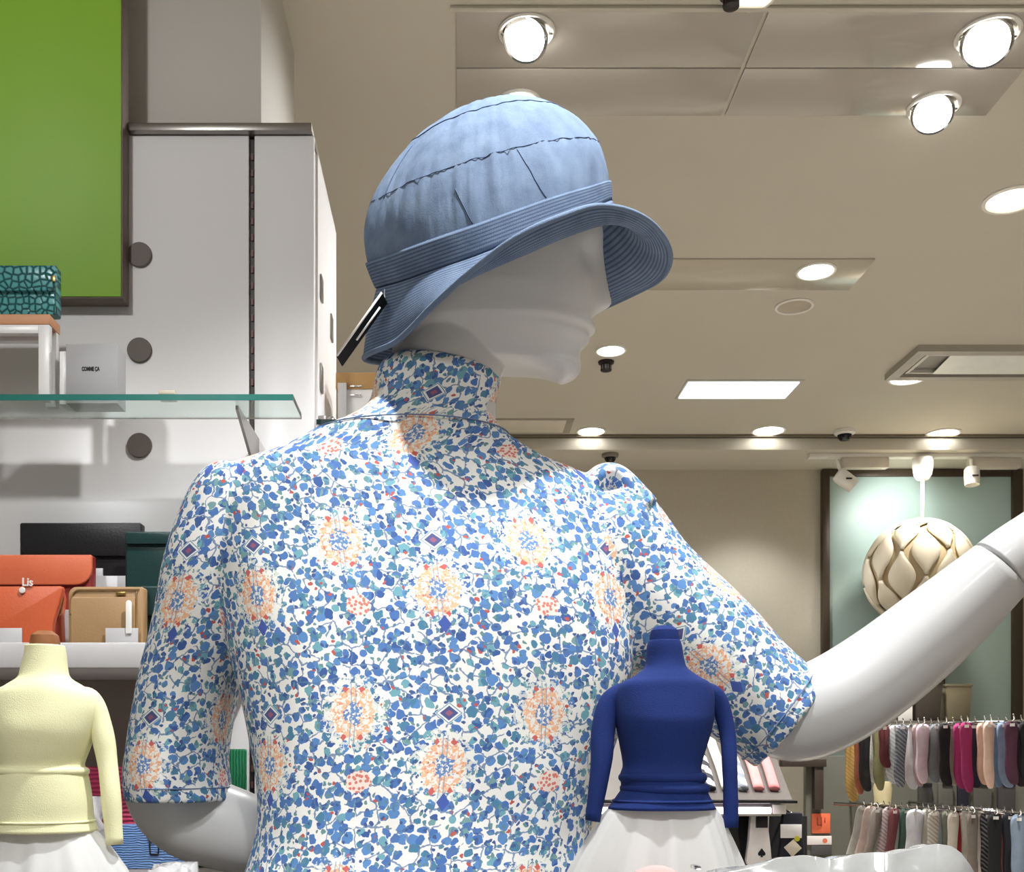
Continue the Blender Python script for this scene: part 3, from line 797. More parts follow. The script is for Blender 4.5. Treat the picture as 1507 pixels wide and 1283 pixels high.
# sleeve of the arm held out
C = [P(846, 772, 1.10), P(872, 800, 1.10), P(930, 868, 1.098), P(1010, 938, 1.095), P(1085, 1003, 1.088), P(1133, 1041, 1.083), P(1164, 1064, 1.08)]
R, L = tube_rings(C, [.050, .072, .0715, .0665, .0605, .057, .0565], 81, 70, 1.0)
rv = [Z(820, 1.03)-l for l in L]
srcs.append((R, [(a+.02, b) for a, b in ring_uv(R, 0, rv)])); hemR = R[-5].copy()
# pinched peak of cloth on that shoulder
R, L = tube_rings([P(862, 728, 1.09), P(884, 706, 1.088), P(903, 702, 1.086), P(918, 716, 1.086), P(940, 752, 1.088)], [.012, .0125, .011, .013, .018], 33, 30, 2.6)
fold = R; foldL = L
# collar
RC = hrings([R6(546, 568, 738, 1.045, 1.155, 2.0), R6(556, 556, 735, 1.043, 1.157, 2.0), R6(575, 550, 733, 1.042, 1.158, 2), R6(598, 542, 729, 1.041, 1.159, 2), R6(615, 524, 727, 1.039, 1.161, 2), R6(634, 486, 740, 1.033, 1.167, 2), R6(646, 456, 752, 1.031, 1.1695, 2), R6(670, 420, 770, 1.04, 1.16, 2)], 44, 97)
for i, r in enumerate(RC):      # the rim leans: higher at the back of the neck
    f = max(0, 1-i/18); xm_ = (r[:, 0].min()+r[:, 0].max())/2; hw = (r[:, 0].max()-r[:, 0].min())/2
    r[:, 2] -= f*.010*(r[:, 0]-xm_)/hw
srcs.append((RC, [(a-.004, b+.0035) for a, b in ring_uv(RC)]))
srcs.append((fold, [(a+.05, b) for a, b in ring_uv(fold, 0, [Z(760, 1.03)-l for l in foldL])]))
from mathutils.bvhtree import BVHTree
from mathutils.interpolate import poly_3d_calc
V, F = [], []
def wrinkle(p):
    v = Vector(p)
    k = mnoise.noise(v*11)*.0035+mnoise.noise(Vector((v.x*30, v.y*18, v.z*14)))*.0016
    return k
for R in [q[0] for q in srcs]:
    n = len(R[0])-1; k = len(V)
    for r in R:
        c = r.mean(0)
        for p in r[:-1]:
            d = p-c; V.append((p+d/(np.linalg.norm(d)+1e-9)*wrinkle(p)).tolist())
    F += [tuple(k+q for q in f) for f in grid_faces(len(R), n, True)]
    F.append(tuple(range(k+n-1, k-1, -1))); F.append(tuple(range(k+(len(R)-1)*n, k+len(R)*n)))
me = bpy.data.meshes.new('tmp'); me.from_pydata(V, [], F)
bm = bmesh.new(); bm.from_mesh(me)
bm.to_mesh(me); bm.free()
tmp = bpy.data.objects.new('tmp', me); COL.objects.link(tmp)
md = tmp.modifiers.new('r', 'REMESH'); md.mode = 'VOXEL'; md.voxel_size = .0027
md = tmp.modifiers.new('s', 'SMOOTH'); md.factor = .6; md.iterations = 9
bpy.context.view_layer.update()
ev = bpy.data.meshes.new_from_object(tmp.evaluated_get(bpy.context.evaluated_depsgraph_get()))
bpy.data.objects.remove(tmp)
NV = len(ev.vertices); co = np.empty(NV*3); ev.vertices.foreach_get('co', co); co = co.reshape(-1, 3)
PF = [list(p.vertices) for p in ev.polygons]; bpy.data.meshes.remove(ev)
trees = []
for R, uv in srcs:
    V = np.concatenate(R).tolist(); F = grid_faces(len(R), len(R[0]))
    trees.append((BVHTree.FromPolygons(V, F), V, F, uv))
own = np.zeros(NV, int); UVS = np.zeros((len(srcs), NV, 2)); dist = np.zeros((len(srcs), NV))
for i in range(NV):
    p = Vector(co[i])
    for k, (t, V, F, uv) in enumerate(trees):
        loc, nrm, fi, d = t.find_nearest(p)
        f = F[fi]; w = poly_3d_calc([Vector(V[q]) for q in f], loc)
        UVS[k, i] = sum(np.array(uv[q])*ww for q, ww in zip(f, w)); dist[k, i] = d
own = dist.argmin(0)
names = {0: 'floral_top', 1: 'sleeve', 2: 'sleeve', 3: 'collar', 4: 'shoulder_fold'}
face_own = []
for f in PF:
    c = np.bincount(own[f], minlength=5); face_own.append(int(c.argmax()))
bd = None
for k in range(5):
    fs = [f for f, o in zip(PF, face_own) if o == k]
    vid = sorted({q for f in fs for q in f}); mp_ = {v: i for i, v in enumerate(vid)}
    o = mesh_obj(names[k], co[vid], [[mp_[q] for q in f] for f in fs], M_FLORAL, bd or mq, uv=UVS[k][vid])
    if k == 0: bd = o; tag(bd, 'white jersey turtleneck printed with blue and teal leaves and peach flowers')
M_SEAMB = mat('seam_blue', (112, 134, 170), .9)
sr = hrings([R6(642, 459, 749, 1.0285, 1.172, 2.0)]*2, 2, 97)[0]
tube('collar_seam', [tuple(p) for p in sr[::4]], .0007, M_SEAMB, bd, n=7, M=90, ref=(0, .01, 1))
for hm, off in ((hemL, (0, 0, .006)), (hemR, (-.006, 0, .004))):
    tube('hem_stitch', [tuple(p+np.array(off)) for p in hm[::4]], .0006, M_SEAMB, bd, n=7, M=80, ref=(.3, .01, 1))

# ------------------------------------------------------------------ bucket hat
hat = thing('bucket_hat', 'pale blue chambray bucket hat with a stitched upturned brim on the mannequin head', 'hat', P(724, 400, DM))
ring_c = [P(556, 424, 1.10), P(592, 414, 1.052), P(645, 396, 1.018), P(700, 377, 1.002), P(760, 353, .999), P(820, 328, 1.012), P(868, 308, 1.045), P(895, 294, 1.09),
          P(892, 300, 1.135), P(850, 330, 1.172), P(790, 356, 1.192), P(720, 384, 1.20), P(650, 405, 1.19), P(590, 420, 1.16)]
edge_c = [P(536, 526, 1.10), P(583, 503, 1.045), P(640, 447, .995), P(695, 398, .966), P(760, 349, .950), P(825, 317, .962), P(890, 304, 1.00), P(955, 326, 1.06),
          P(986, 372, 1.12), P(974, 408, 1.18), P(930, 434, 1.225), P(840, 470, 1.245), P(700, 512, 1.235), P(590, 535, 1.18)]
val_c = [P(543, 478, 1.10), P(586, 462, 1.045), P(640, 430, 1.003), P(700, 404, .983), P(765, 376, .974), P(835, 346, .984), P(895, 330, 1.022), P(935, 340, 1.082),
         P(942, 362, 1.135), P(915, 392, 1.18), P(860, 418, 1.207), P(780, 446, 1.218), P(680, 472, 1.212), P(590, 488, 1.168)]
NH = 168
RG, VA, ED = (catmull(a, NH, True) for a in (ring_c, val_c, edge_c))
up = P(724, 165, DM)-P(724, 362, DM)
cen = RG.mean(0)
def crown_pt(i, t):
    """t 0 at the band, 1 at the crown top"""
    g = t
    e = 2.55
    s = (1-g**e)**(1/e)*(1+.10*math.sin(PI*min(1, t*1.25))*max(0, -(RG[i][0]-cen[0])/.12)+.02*math.sin(PI*t))
    apex = P(716, 159, DM)
    d = RG[i]-cen
    base_lift = d[2]
    q = cen+np.array([d[0]*s, d[1]*s, 0])
    q[2] = cen[2]+base_lift*(1-.55*t)*s+(apex[2]-cen[2])*g
    q[0] += (apex[0]-cen[0])*g*.6
    return q
MT = 46
ts = np.sin(np.linspace(0, PI/2, MT))**1.0
band_t = .165
def surf(fn, rows, cols):
    return [np.array([fn(j % NH, r) for j in range(cols+1)]) for r in rows]
rowsb = np.linspace(0, band_t, 9)
Rb = surf(lambda i, t: crown_pt(i, t)+ (RG[i]-cen)*np.array([1, 1, 0])*.022, rowsb, NH)
V = np.concatenate(Rb); uv = [(j/NH, k*8/8.0) for k in range(9) for j in range(NH+1)]
bnd = mesh_obj('hat_band', V, grid_faces(9, NH+1), M_HATROW, hat, uv=uv)
md = bnd.modifiers.new('thickness', 'SOLIDIFY'); md.thickness = .002; md.offset = -1
rowsc = band_t*.85+(1-band_t*.85)*ts; rowsc[-1] = .9995
def crown_j(i, t):
    p = crown_pt(i, t)
    d = p-cen; d /= np.linalg.norm(d)
    a = 2*PI*i/NH
    k = mnoise.noise(Vector((math.cos(a)*6, math.sin(a)*6, t*2.2)))*.0022+mnoise.noise(Vector((math.cos(a)*16, math.sin(a)*16, t*3)))*.0010
    # gathers under the upper seam
    gth = math.exp(-((t-.47)/.16)**2)*mnoise.noise(Vector((math.cos(a)*38, math.sin(a)*38, t*1.5)))*.0030
    return p+d*(k+gth)*(1-t*.6)
Rc = surf(crown_j, rowsc, NH)
V = np.concatenate(Rc); uv = [(j/NH, t) for t in rowsc for j in range(NH+1)]
crn = mesh_obj('crown', V, grid_faces(MT, NH+1), M_HAT, hat, uv=uv)
def seam(ps, r=.0004):
    tube('stitched_seam', ps, r, M_SEAM, crn, n=7, M=len(ps)*2, ref=(0.1, -.3, 1))
def onc(i, t):
    p = crown_j(i % NH, t); d = p-cen; return tuple(p+d/np.linalg.norm(d)*.0003)
def near(px, lo=0, hi=NH):   # index of the near-side ring point at that pixel column
    best = min(range(lo, hi), key=lambda i: abs(RG[i][0]/RG[i][1]*FPX+VX-px)+(1000 if RG[i][1] > DM else 0)); return best
seam([onc(i, .52+.003*math.sin(i*.9)) for i in range(0, NH, 2)]+[onc(0, .52)])
seam([onc(i, .845) for i in range(0, NH, 3)]+[onc(0, .845)], .0005)
ia, ib = near(806), near(700)
seam([onc(ia-q, .17+.34*q/7) for q in range(8)])
seam([onc(ib-q, .17+.22*q/5) for q in range(6)], .0006)
ic = near(575)
seam([onc(ic, .5+.3*q/6) for q in range(7)], .0006)
# brim: band line -> valley -> edge
def brim_pt(i, v):
    a, b, c = RG[i], VA[i], ED[i]
    # quadratic through the three, valley at v = .5
    return a*(1-v)*(1-2*v)+b*4*v*(1-v)+c*v*(2*v-1)
NB_ = 30
Rr = surf(lambda i, v: brim_pt(i, v)+np.array([0, 0, mnoise.noise(Vector(brim_pt(i, v))*14)*.003*v]), np.linspace(0, 1, NB_), NH)
V = np.concatenate(Rr); uv = [(j/NH, k*20/(NB_-1.0)) for k in range(NB_) for j in range(NH+1)]
brm = mesh_obj('brim', V, grid_faces(NB_, NH+1), M_HATROW, hat, uv=uv)
md = brm.modifiers.new('thickness', 'SOLIDIFY'); md.thickness = .0024; md.offset = 0
tube('brim_binding', [tuple(p) for p in Rr[-1][::2]], .0028, M_BIND, brm, n=9, M=170, ref=(.02, .01, 1))
# swing tag
tgp = [P(497, 524, 1.06), P(563, 431, 1.05)]
bm = bmesh.new()
a, b = Vector(tgp[0]), Vector(tgp[1]); d = (b-a); nrm = Vector((.72, -.35, .60)); side = d.cross(nrm).normalized()
wv = Vector((.004, .012, -.005)); th = Vector((-.0011, 0, -.0007))
q = [a-wv*.0, b-wv*.0, b+wv, a+wv]
vs = [bm.verts.new(x) for x in q]; f = bm.faces.new(vs)
r_ = bmesh.ops.extrude_face_region(bm, geom=[f])
for v in [g_ for g_ in r_['geom'] if isinstance(g_, bmesh.types.BMVert)]: v.co += th
tg = tag(autosmooth(bm_obj('swing_tag', bm, M_INK, hat)), 'black paper swing tag with a white edge')
tube('tag_edge', [tuple(a+Vector((-.0006, -.0008, 0))), tuple(b+Vector((-.0006, -.0008, 0)))], .0011, M_CARD, tg, n=8, M=2, ref=(0, -1, 0))
tube('tag_card', [tuple(a+d*.30+Vector((.0055, -.001, -.0032))), tuple(a+d*.82+Vector((.0055, -.001, -.0032)))], .0010, M_CARD, tg, n=8, M=2, ref=(0, -1, 0))
tube('tag_string', [tuple(b+wv*.4), tuple(P(566, 426, 1.07))], .0006, M_CARD, tg, n=7, M=2, ref=(0, -1, 0))
# ------------------------------------------------------------------ little dress forms on the counter
def fabric(name, c, var=.04, bump=.22, bscale=1100, sheen=0): return mat(name, c, .9, var=var, vscale=30, bump=bump, bscale=bscale, sheen=sheen)
def organza():
    m, nt, b = new_mat('white_organza'); k = NB(nt)
    b.inputs['Base Color'].default_value = rgb(246, 246, 244); b.inputs['Roughness'].default_value = .45
    tr = nt.nodes.new('ShaderNodeBsdfTranslucent'); tr.inputs[0].default_value = rgb(250, 250, 248)
    mx = nt.nodes.new('ShaderNodeMixShader'); mx.inputs[0].default_value = .35
    tp = nt.nodes.new('ShaderNodeBsdfTransparent'); m2 = nt.nodes.new('ShaderNodeMixShader'); m2.inputs[0].default_value = .12
    out = nt.nodes['Material Output']
    nt.links.new(b.outputs[0], mx.inputs[1]); nt.links.new(tr.outputs[0], mx.inputs[2])
    nt.links.new(mx.outputs[0], m2.inputs[1]); nt.links.new(tp.outputs[0], m2.inputs[2]); nt.links.new(m2.outputs[0], out.inputs[0])
    return m
M_ORG = organza()
def dress_form(D, cx, label, body, sleeves, skirt, m_knit, m_form, hemrow, roll=None):
    t = thing('dress_form', label, 'dress form', (X(cx, D), D, ZK))
    Zf = lambda y: Z(y, D)
    top = body[0]
    # wooden form inside: neck plug, trunk, foot
    lathe('form', [(0, .012), (.006, .0115), (.0105, .008), (.0115, .003), (.0115, -.03), (.010, -.06), (.010, ZK-Zf(top[0])+.012), (.035, ZK-Zf(top[0])+.008), (.035, ZK-Zf(top[0])+.0006), (0, ZK-Zf(top[0])+.0006)], (X((top[1]+top[2])/2, D), D, Zf(top[0])), m_form, t, 24)
    rows = []
    for (y, xl, xr, dep) in body:
        rows.append((Zf(y), X(xl, D), X(xr, D), D-dep, D+dep, 2.1))
    R = hrings(rows, 70, 61)
    sw = loft('sweater', R, m_knit, t, cap=(False, False), jitter=.0009, jscale=45, solid=.0012)
    for C, r in sleeves:
        Rg, L = tube_rings([P(a, b, D+dd) for a, b, dd in C], [q/FPX*D for q in r], 33, 40, 1.0)
        loft('sleeve', Rg, m_knit, sw, cap=(True, True), jitter=.0009, jscale=40)
    y, xl, xr, dep = hemrow
    hr = hrings([(Zf(y), X(xl, D), X(xr, D), D-dep, D+dep, 2.1)]*2, 2, 61)[0]
    tube('hem_line', [tuple(p) for p in hr[::3]], .0011, m_knit, sw, n=7, M=60, ref=(0, .01, 1))
    # gathered organza skirt
    y0, xl0, xr0, yb_, xlb, xrb = skirt
    V = []; nA, nR = 181, 30
    zb = ZK+.004
    for i in range(nR):
        f = i/(nR-1); z = Zf(y0)+(zb-Zf(y0))*f
        fy = (Zf(y0)-z)/(Zf(y0)-Zf(yb_))
        g = fy**.8 if fy < 1 else 1+(fy-1)*.55
        xl = X(xl0, D)+(X(xlb, D)-X(xl0, D))*g; xr = X(xr0, D)+(X(xrb, D)-X(xr0, D))*g
        a = (xr-xl)/2; b = a*.62
        for j in range(nA):
            th = 2*PI*j/(nA-1)
            w = 1+(.02+.11*min(1, f*2.2))*(math.sin(10*th+1.3*math.sin(3*th)+.6*f)+.4*math.sin(23*th+2*f))*.6
            V.append(((xl+xr)/2+a*w*math.sin(th), D-b*w*math.cos(th), z))
    sk = mesh_obj('skirt', V, grid_faces(nR, nA), M_ORG, t)
    # lining
    V = []
    for i in range(12):
        f = i/11; z = Zf(y0)+(zb-Zf(y0))*f
        a = (X(xr0, D)-X(xl0, D))/2*(.93+.25*f)
        for j in range(48):
            th = 2*PI*j/48; V.append(((X(xl0, D)+X(xr0, D))/2+a*math.sin(th), D-a*.62*math.cos(th), z))
    mesh_obj('skirt_lining', V, grid_faces(12, 48, True), mat('lining_white', (238, 234, 228), .8), t)
    if roll:
        for (y, xl, xr, dep, rr) in roll:
            hr = hrings([(Zf(y), X(xl, D), X(xr, D), D-dep, D+dep, 2.1)]*2, 2, 61)[0]
            tube('waist_roll', [tuple(p) for p in hr[::3]], rr, m_knit, sw, n=11, M=60, ref=(0, .01, 1))
    return t
M_YEL = fabric('lemon_knit', (240, 237, 192), .03)
M_BLU = fabric('royal_knit', (18, 44, 110), .05)
dress_form(.86, 65, 'small dress form in a lemon yellow turtleneck and white gathered skirt', [
    (950, 40, 92, .0155), (962, 39, 94, .016), (985, 34, 97, .0175), (998, 30, 102, .020), (1010, 12, 120, .025), (1022, -8, 138, .028), (1045, -14, 144, .031), (1075, -10, 138, .034), (1100, -4, 130, .031), (1123, 3, 122, .027), (1132, 2, 124, .028), (1150, -2, 128, .030), (1180, -6, 132, .032), (1205, -8, 135, .033), (1223, -11, 141, .035)],
    [([(112, 1022, .004), (132, 1030, .002), (147, 1065, .002), (157, 1115, .0), (163, 1165, -.004), (169, 1243, -.006)], [10, 17, 17, 15, 14.5, 12.5]),
     ([(18, 1022, .004), (-2, 1030, .002), (-17, 1065, .002), (-27, 1115, .0), (-33, 1165, -.004), (-39, 1243, -.006)], [10, 17, 17, 15, 14.5, 12.5])],
    (1216, -4, 134, 1283, -52, 186), M_YEL, mat('form_wood', (150, 98, 62), .5, var=.2, vscale=120), (1208, -9, 136, .0337), [(1135, 3, 123, .0268, .0035)])
dress_form(.84, 978, 'small dress form in a royal blue turtleneck and white gathered skirt', [
    (943, 956, 1000, .0125), (952, 954, 1003, .0135), (972, 953, 1006, .0145), (985, 948, 1011, .017), (998, 930, 1030, .022), (1006, 914, 1044, .025), (1020, 908, 1049, .027), (1045, 906, 1048, .031), (1065, 908, 1046, .033), (1095, 914, 1038, .030), (1125, 918, 1030, .027), (1140, 914, 1032, .029), (1160, 915, 1038, .030), (1172, 908, 1042, .031), (1190, 896, 1051, .034)],
    [([(934, 1012, .004), (917, 1018, .004), (898, 1036, .006), (888, 1075, .004), (884, 1130, -.002), (872, 1208, -.006)], [9, 14, 17, 17, 15.5, 11]),
     ([(1024, 1012, .004), (1042, 1017, .004), (1058, 1034, .006), (1070, 1075, .004), (1074, 1130, -.002), (1076, 1218, -.006)], [9, 13, 14, 12, 11, 10.5])],
    (1182, 902, 1048, 1283, 840, 1094), M_BLU, M_BLU, (1178, 903, 1046, .0325), [(1144, 918, 1032, .0275, .004), (1160, 920, 1036, .0285, .004)])

# ------------------------------------------------------------------ wallet wall: shelves and wallets
gs = thing('glass_shelf', 'clear glass wall shelf with a green edge on the white panel', 'shelf', (X(200, 1.5), 1.5, Z(584, 1.47)))
SZ = Z(580, 1.471); GD_0, GD_1 = 1.471, 1.554
ge = X(431, GD_0)
box('glass', (X(-400, GD_0), GD_0+.0012, SZ-.0082), (ge, GD_1, SZ), M_GLASS, gs, 0)
box('edge', (X(-400, GD_0), GD_0, SZ-.0082), (ge, GD_0+.001, SZ), M_GEDGE, gs, 0)
for px in (370.5, -190):
    xb = X(px, 1.60)
    pts = [(xb, DW-.0003, SZ-.0086), (xb, DW-.0003, SZ-.075), (xb, GD_0+.02, SZ-.014), (xb, GD_0+.02, SZ-.0086)]
    bm = bmesh.new(); vs = [bm.verts.new((x-.002, y, z)) for x, y, z in pts]; f = bm.faces.new(vs)
    r = bmesh.ops.extrude_face_region(bm, geom=[f])
    for v in [q for q in r['geom'] if isinstance(q, bmesh.types.BMVert)]: v.co.x += .004
    autosmooth(bm_obj('bracket', bm, M_STEEL, gs))
pbox('clip', 233, 573.5, 257, 579.8, GD_0+.004, GD_0+.02, mat('clip_beige', (190, 180, 160), .4), gs, .0006)
# riser with tan top on the glass
SD0, SD1 = 1.478, 1.518
rs = thing('display_riser', 'white open riser with a tan leather top on the glass shelf', 'riser', (X(10, SD0), 1.5, SZ))
xl_, xr_ = X(-130, SD0), X(73, SD0); zt0, zt1 = Z(477, SD0), Z(462, SD0)
box('top', (xl_, SD0, zt0), (xr_, SD1, zt1), mat('tan_leather', (198, 140, 100), .5, bump=.1), rs, .001)
for a, b in ((X(56, SD0), X(72, SD0)), (X(-129, SD0), X(-113, SD0))):
    box('leg', (a, SD0+.001, SZ+.0003), (b, SD0+.012, zt0), M_WHITE, rs, .0006)
    box('leg', (a, SD1-.012, SZ+.0003), (b, SD1-.001, zt0), M_WHITE, rs, .0006)
box('rail', (X(-113, SD0), SD0+.001, zt0-.012), (X(56, SD0), SD0+.012, zt0), M_WHITE, rs, .0006)
box('rail', (X(-113, SD0), SD1-.012, zt0-.012), (X(56, SD0), SD1-.001, zt0), M_WHITE, rs, .0006)
# grey display box with the brand print
bx = thing('display_box', 'small plain grey display box with tiny black print on the glass shelf', 'box', (X(137, 1.5), 1.5, SZ))
b0, b1 = 1.492, 1.53
box('body', (X(97, b0), b0, SZ+.0004), (X(173, b0), b1, Z(506, b0)), mat('box_grey', (158, 156, 156), .5), bx, .0008)
text_mesh('print', 'COMME ÇA', .0075, FRONT((X(133.5, b0), b0-.0003, Z(543, b0))), M_INK, bx, .0003, .62)
box('divider', (X(86, b0), b0+.004, SZ+.0004), (X(96.5, b0), b1-.004, Z(515, b0)), M_WHITE, bx, .0006)

M_CROC = croc_material()
def flap_wallet(name, label, D, T, x0, y0, x1, y1, yflap, m, m_in=None, m_p=None, drop=.0, rtr=10, tilt=0, clasp=None, m2=None, cat='wallet', r_bot=4, floor_z=None, flap_r=14):
    """upright wallet seen from the front: body, flap with a round corner, edge paint, clasp"""
    zb = floor_z if floor_z is not None else Z(y1, D)
    t = thing(name, label, cat, (X((x0+x1)/2, D), D+T/2, zb))
    yb = VY-(zb-EYE)*FPX/D
    plate('back', round_rect(x0, y0, x1, yb-.3, (3, 3, r_bot, r_bot)), D+T*.35, D+T, m2 or m, t, .002)
    plate('gusset', round_rect(x0+3, y0+3, x1-3, yb-1, (2, 2, r_bot, r_bot)), D+T*.245, D+T*.345, m_in or M_INK, t, .001)
    plate('flap', round_rect(x0, y0, x1, yflap, (3, 3, flap_r, flap_r)), D-.0045, D+T*.05, m, t, .0016)
    plate('front_pocket', round_rect(x0+2, (y0+yflap)/2, x1-2, yb-.6, (2, 2, r_bot, r_bot)), D+T*.121, D+T*.24, m_p or m, t, .0012)
    if clasp: clasp(t)
    return t
# crocodile wallet on the riser
def cl1(t):
    pbox('clasp', 76, 405, 81, 414, 1.4745, 1.4773, M_GOLD, t, .0004)
flap_wallet('clutch_wallet', 'teal crocodile-embossed flap wallet with a gold clasp on the tan riser', 1.482, .03, -80, 390, 83, 461, 427, M_CROC, mat('croc_dark', (10, 40, 46), .5), clasp=cl1, floor_z=zt1+.0005, flap_r=14)

# white ledge with front lip
LD = 1.415
ld = thing('wall_ledge', 'white wall ledge with a front lip carrying the row of wallets', 'shelf', (X(100, 1.5), 1.5, Z(985, LD)))
lx0, lx1 = X(-420, LD), X(322, LD)
box('lip', (lx0, LD, Z(983, LD)), (lx1, LD+.012, Z(945, LD)), mat('ledge_white', (196, 193, 192), .35), ld, .0025)
LZ = Z(960, LD)
box('shelf_board', (lx0, LD+.0121, LZ-.02), (lx1, DW-.0055, LZ), M_WHITE, ld, .001)
# stepped riser blocks
r1 = tag(box('riser_block', (X(-100, 1.50), 1.50, LZ+.0004), (X(300, 1.50), 1.575, Z(897, 1.50)), M_ACR, bevel=.001), 'long low frosted riser block behind the tan wallet', 'riser')
R1 = Z(897, 1.50)
r2 = tag(box('riser_block', (X(-100, 1.576), 1.576, LZ+.0004), (X(300, 1.576), DW-.006, Z(847, 1.576)), M_ACR, bevel=.001), 'tall frosted riser block under the black wallet', 'riser')
R2 = Z(847, 1.576)
flap_wallet('flap_wallet', 'long smooth black leather flap wallet, topmost of the wallet row', 1.60, .03, 29, 769, 208, 0, 818, M_BLACK, M_INK, floor_z=R2+.0005, flap_r=20)
M_DG = mat('bottle_green_leather', (26, 56, 54), .35, bump=.1, bscale=350)
flap_wallet('flap_wallet', 'dark bottle-green leather wallet leaning against the long black one', 1.548, .024, 184, 782, 296, 0, 800, M_DG, floor_z=R1+.0005, flap_r=4)
M_OR = mat('orange_leather', (210, 108, 72), .45, bump=.1, bscale=350)
M_ORD = mat('dark_orange_leather', (198, 92, 54), .42, bump=.12, bscale=350)
M_RED = mat('oxblood_leather', (138, 44, 40), .5)
flap_wallet('flap_wallet', 'large orange leather flap wallet with a wide rounded flap', 1.52, .03, -60, 816, 135, 0, 860, M_OR, M_RED, floor_z=R1+.0005, m2=M_RED, m_p=M_RED, flap_r=24)
def cl2(t):
    D_ = 1.4305
    text_mesh('letter_charm', 'Lis', .015, FRONT((X(41, D_), D_-.0012, Z(857, D_))) , mat('letter_silver', (236, 232, 224), .35, metal=.2), t, .0003, .9, .0006)
    lathe('snap', [(0, .0022), (.0035, .002), (.0042, .0012), (.0042, 0), (0, 0)], (X(33, D_), D_, Z(868.5, D_)), MATS['letter_silver'], t, 20, axis=(0, -1, 0))
def orange_small():
    D = 1.432; T = .042
    t = thing('flap_wallet', 'small burnt-orange pleated wallet with silver letters in front of the larger orange one', 'wallet', (X(30, D), D+T/2, LZ))
    yb = VY-(LZ+.0005-EYE)*FPX/D
    plate('front', [(-70, 863), (90, 862), (92, 866), (86, 890), (78, 915), (76, yb), (-70, yb)], D, D+.012, M_ORD, t, .002)
    plate('gusset', [(-60, 868), (84, 870), (80, 900), (80, yb-1), (-60, yb-1)], D+.0125, D+.027, M_RED, t, .001)
    plate('back', [(-70, 866), (90, 866), (93, 880), (90, 905), (92, yb), (-70, yb)], D+.0275, D+T, M_ORD, t, .002)
    tube('zip_edge', [P(92, 874, D+.02), P(92, 884, D+.02), P(88, 905, D+.02)], .0016, M_GOLD, t, n=8)
    cl2(t)
orange_small()
def tan_wallet():
    D = 1.436; T = .024
    t = thing('zip_wallet', 'square tan leather zip wallet standing against the white lip', 'wallet', (X(155, D), D+T/2, LZ))
    m = mat('camel_leather', (172, 138, 98), .45, bump=.1, bscale=350)
    yb = VY-(LZ+.0005-EYE)*FPX/D
    plate('body', round_rect(100, 863, 211, yb, (12, 4, 4, 6)), D+.002, D+T, m, t, .003)
    plate('front_pocket', round_rect(104, 878, 199, yb-.4, (4, 2, 2, 4)), D-.0005, D+.0018, m, t, .001)
    tube('zip_piping', [P(104, 905, D), P(105, 880, D), P(112, 869, D), P(130, 867.5, D), P(205, 867, D)], .0011, mat('zip_olive', (140, 108, 66), .5), t, n=8)
    tube('zip_piping', [P(201, 870, D), P(201, 900, D), P(200, 940, D)], .0009, MATS['zip_olive'], t, n=8)
    box('logo_plate', (X(171, D), D-.0016, Z(876, D)), (X(185, D), D+.001, Z(871, D)), M_GOLD, t, .0004)
tan_wallet()
flap_wallet('flap_wallet', 'dark green wallet tucked behind the tan zip wallet', 1.466, .022, 206, 862, 290, 0, 905, M_DG, floor_z=LZ+.0005, flap_r=6)
def price_stand(x0, y0, x1, D, label):
    t = thing('price_stand', label, 'price holder', (X((x0+x1)/2, D), D, LZ))
    pbox('holder', x0, y0, x1, VY-(LZ+.0004-EYE)*FPX/D, D, D+.0022, M_ACR, t, .0005)
    return t
ps = price_stand(155, 924, 203, 1.4285, 'frosted price holder with a white stick in front of the tan wallet')
plate('paper_stick', round_rect(185, 883, 193.5, 932, (4, 4, 1, 1)), 1.4262, 1.4275, M_CARD, ps, .0003)
price_stand(-30, 924, 32, 1.4285, 'frosted price holder in front of the burnt-orange wallet')
ps = thing('price_stand', 'clear price holder on the tall riser block between the orange and black wallets', 'price holder', (X(145, 1.59), 1.588, R2))
pbox('holder', 137, 836, 151, VY-(R2+.0004-EYE)*FPX/1.588, 1.588, 1.591, M_ACR, ps, .0004)

# lower shelf with textured wallets
L2 = 1.25
ls = thing('lower_shelf', 'grey lower shelf under the wall ledge', 'shelf', (X(150, 1.5), 1.5, L2-.02))
box('board', (lx0, 1.36, L2-.02), (X(440, 1.45), DW-.0055, L2), mat('shelf_grey', (150, 142, 136), .4), ls, .001)
for xb in (lx0, X(440, 1.45)-.012):
    box('side', (xb, 1.40, 0.0), (xb+.012, DW-.0055, L2-.0205), mat('shelf_grey', (150, 142, 136), .4), ls, .001)
def slab_wallet(label, D, T, x0, y0, x1, m, band=None, r=3):
    t = thing('wallet', label, 'wallet', (X((x0+x1)/2, D), D+T/2, L2))
    yb = VY-(L2+.0005-EYE)*FPX/D
    plate('back', round_rect(x0, y0, x1, yb, (r, r, 2, 2)), D+T*.52, D+T, m, t, .0016)
    plate('front', round_rect(x0, y0+1, x1, yb, (r, r, 2, 2)), D, D+T*.5, m, t, .0016)
    return t
slab_wallet('magenta wallet with embossed wavy lines under the ledge', 1.52, .02, 118, 1128, 205, ribbed_material('magenta_ribs', (164, 34, 76), (206, 60, 104), 1050))
bw = slab_wallet('sky blue wallet with rippled lines and a small black buckle outline', 1.42, .02, 158, 1213, 289, ribbed_material('blue_ripple', (96, 136, 198), (128, 164, 214), 2000))
mk = bw
def line(pts, D=1.419, r=.0009): tube('buckle_print', [P(a, b, D) for a, b in pts], r, M_INK, mk, n=7, M=len(pts)*3)
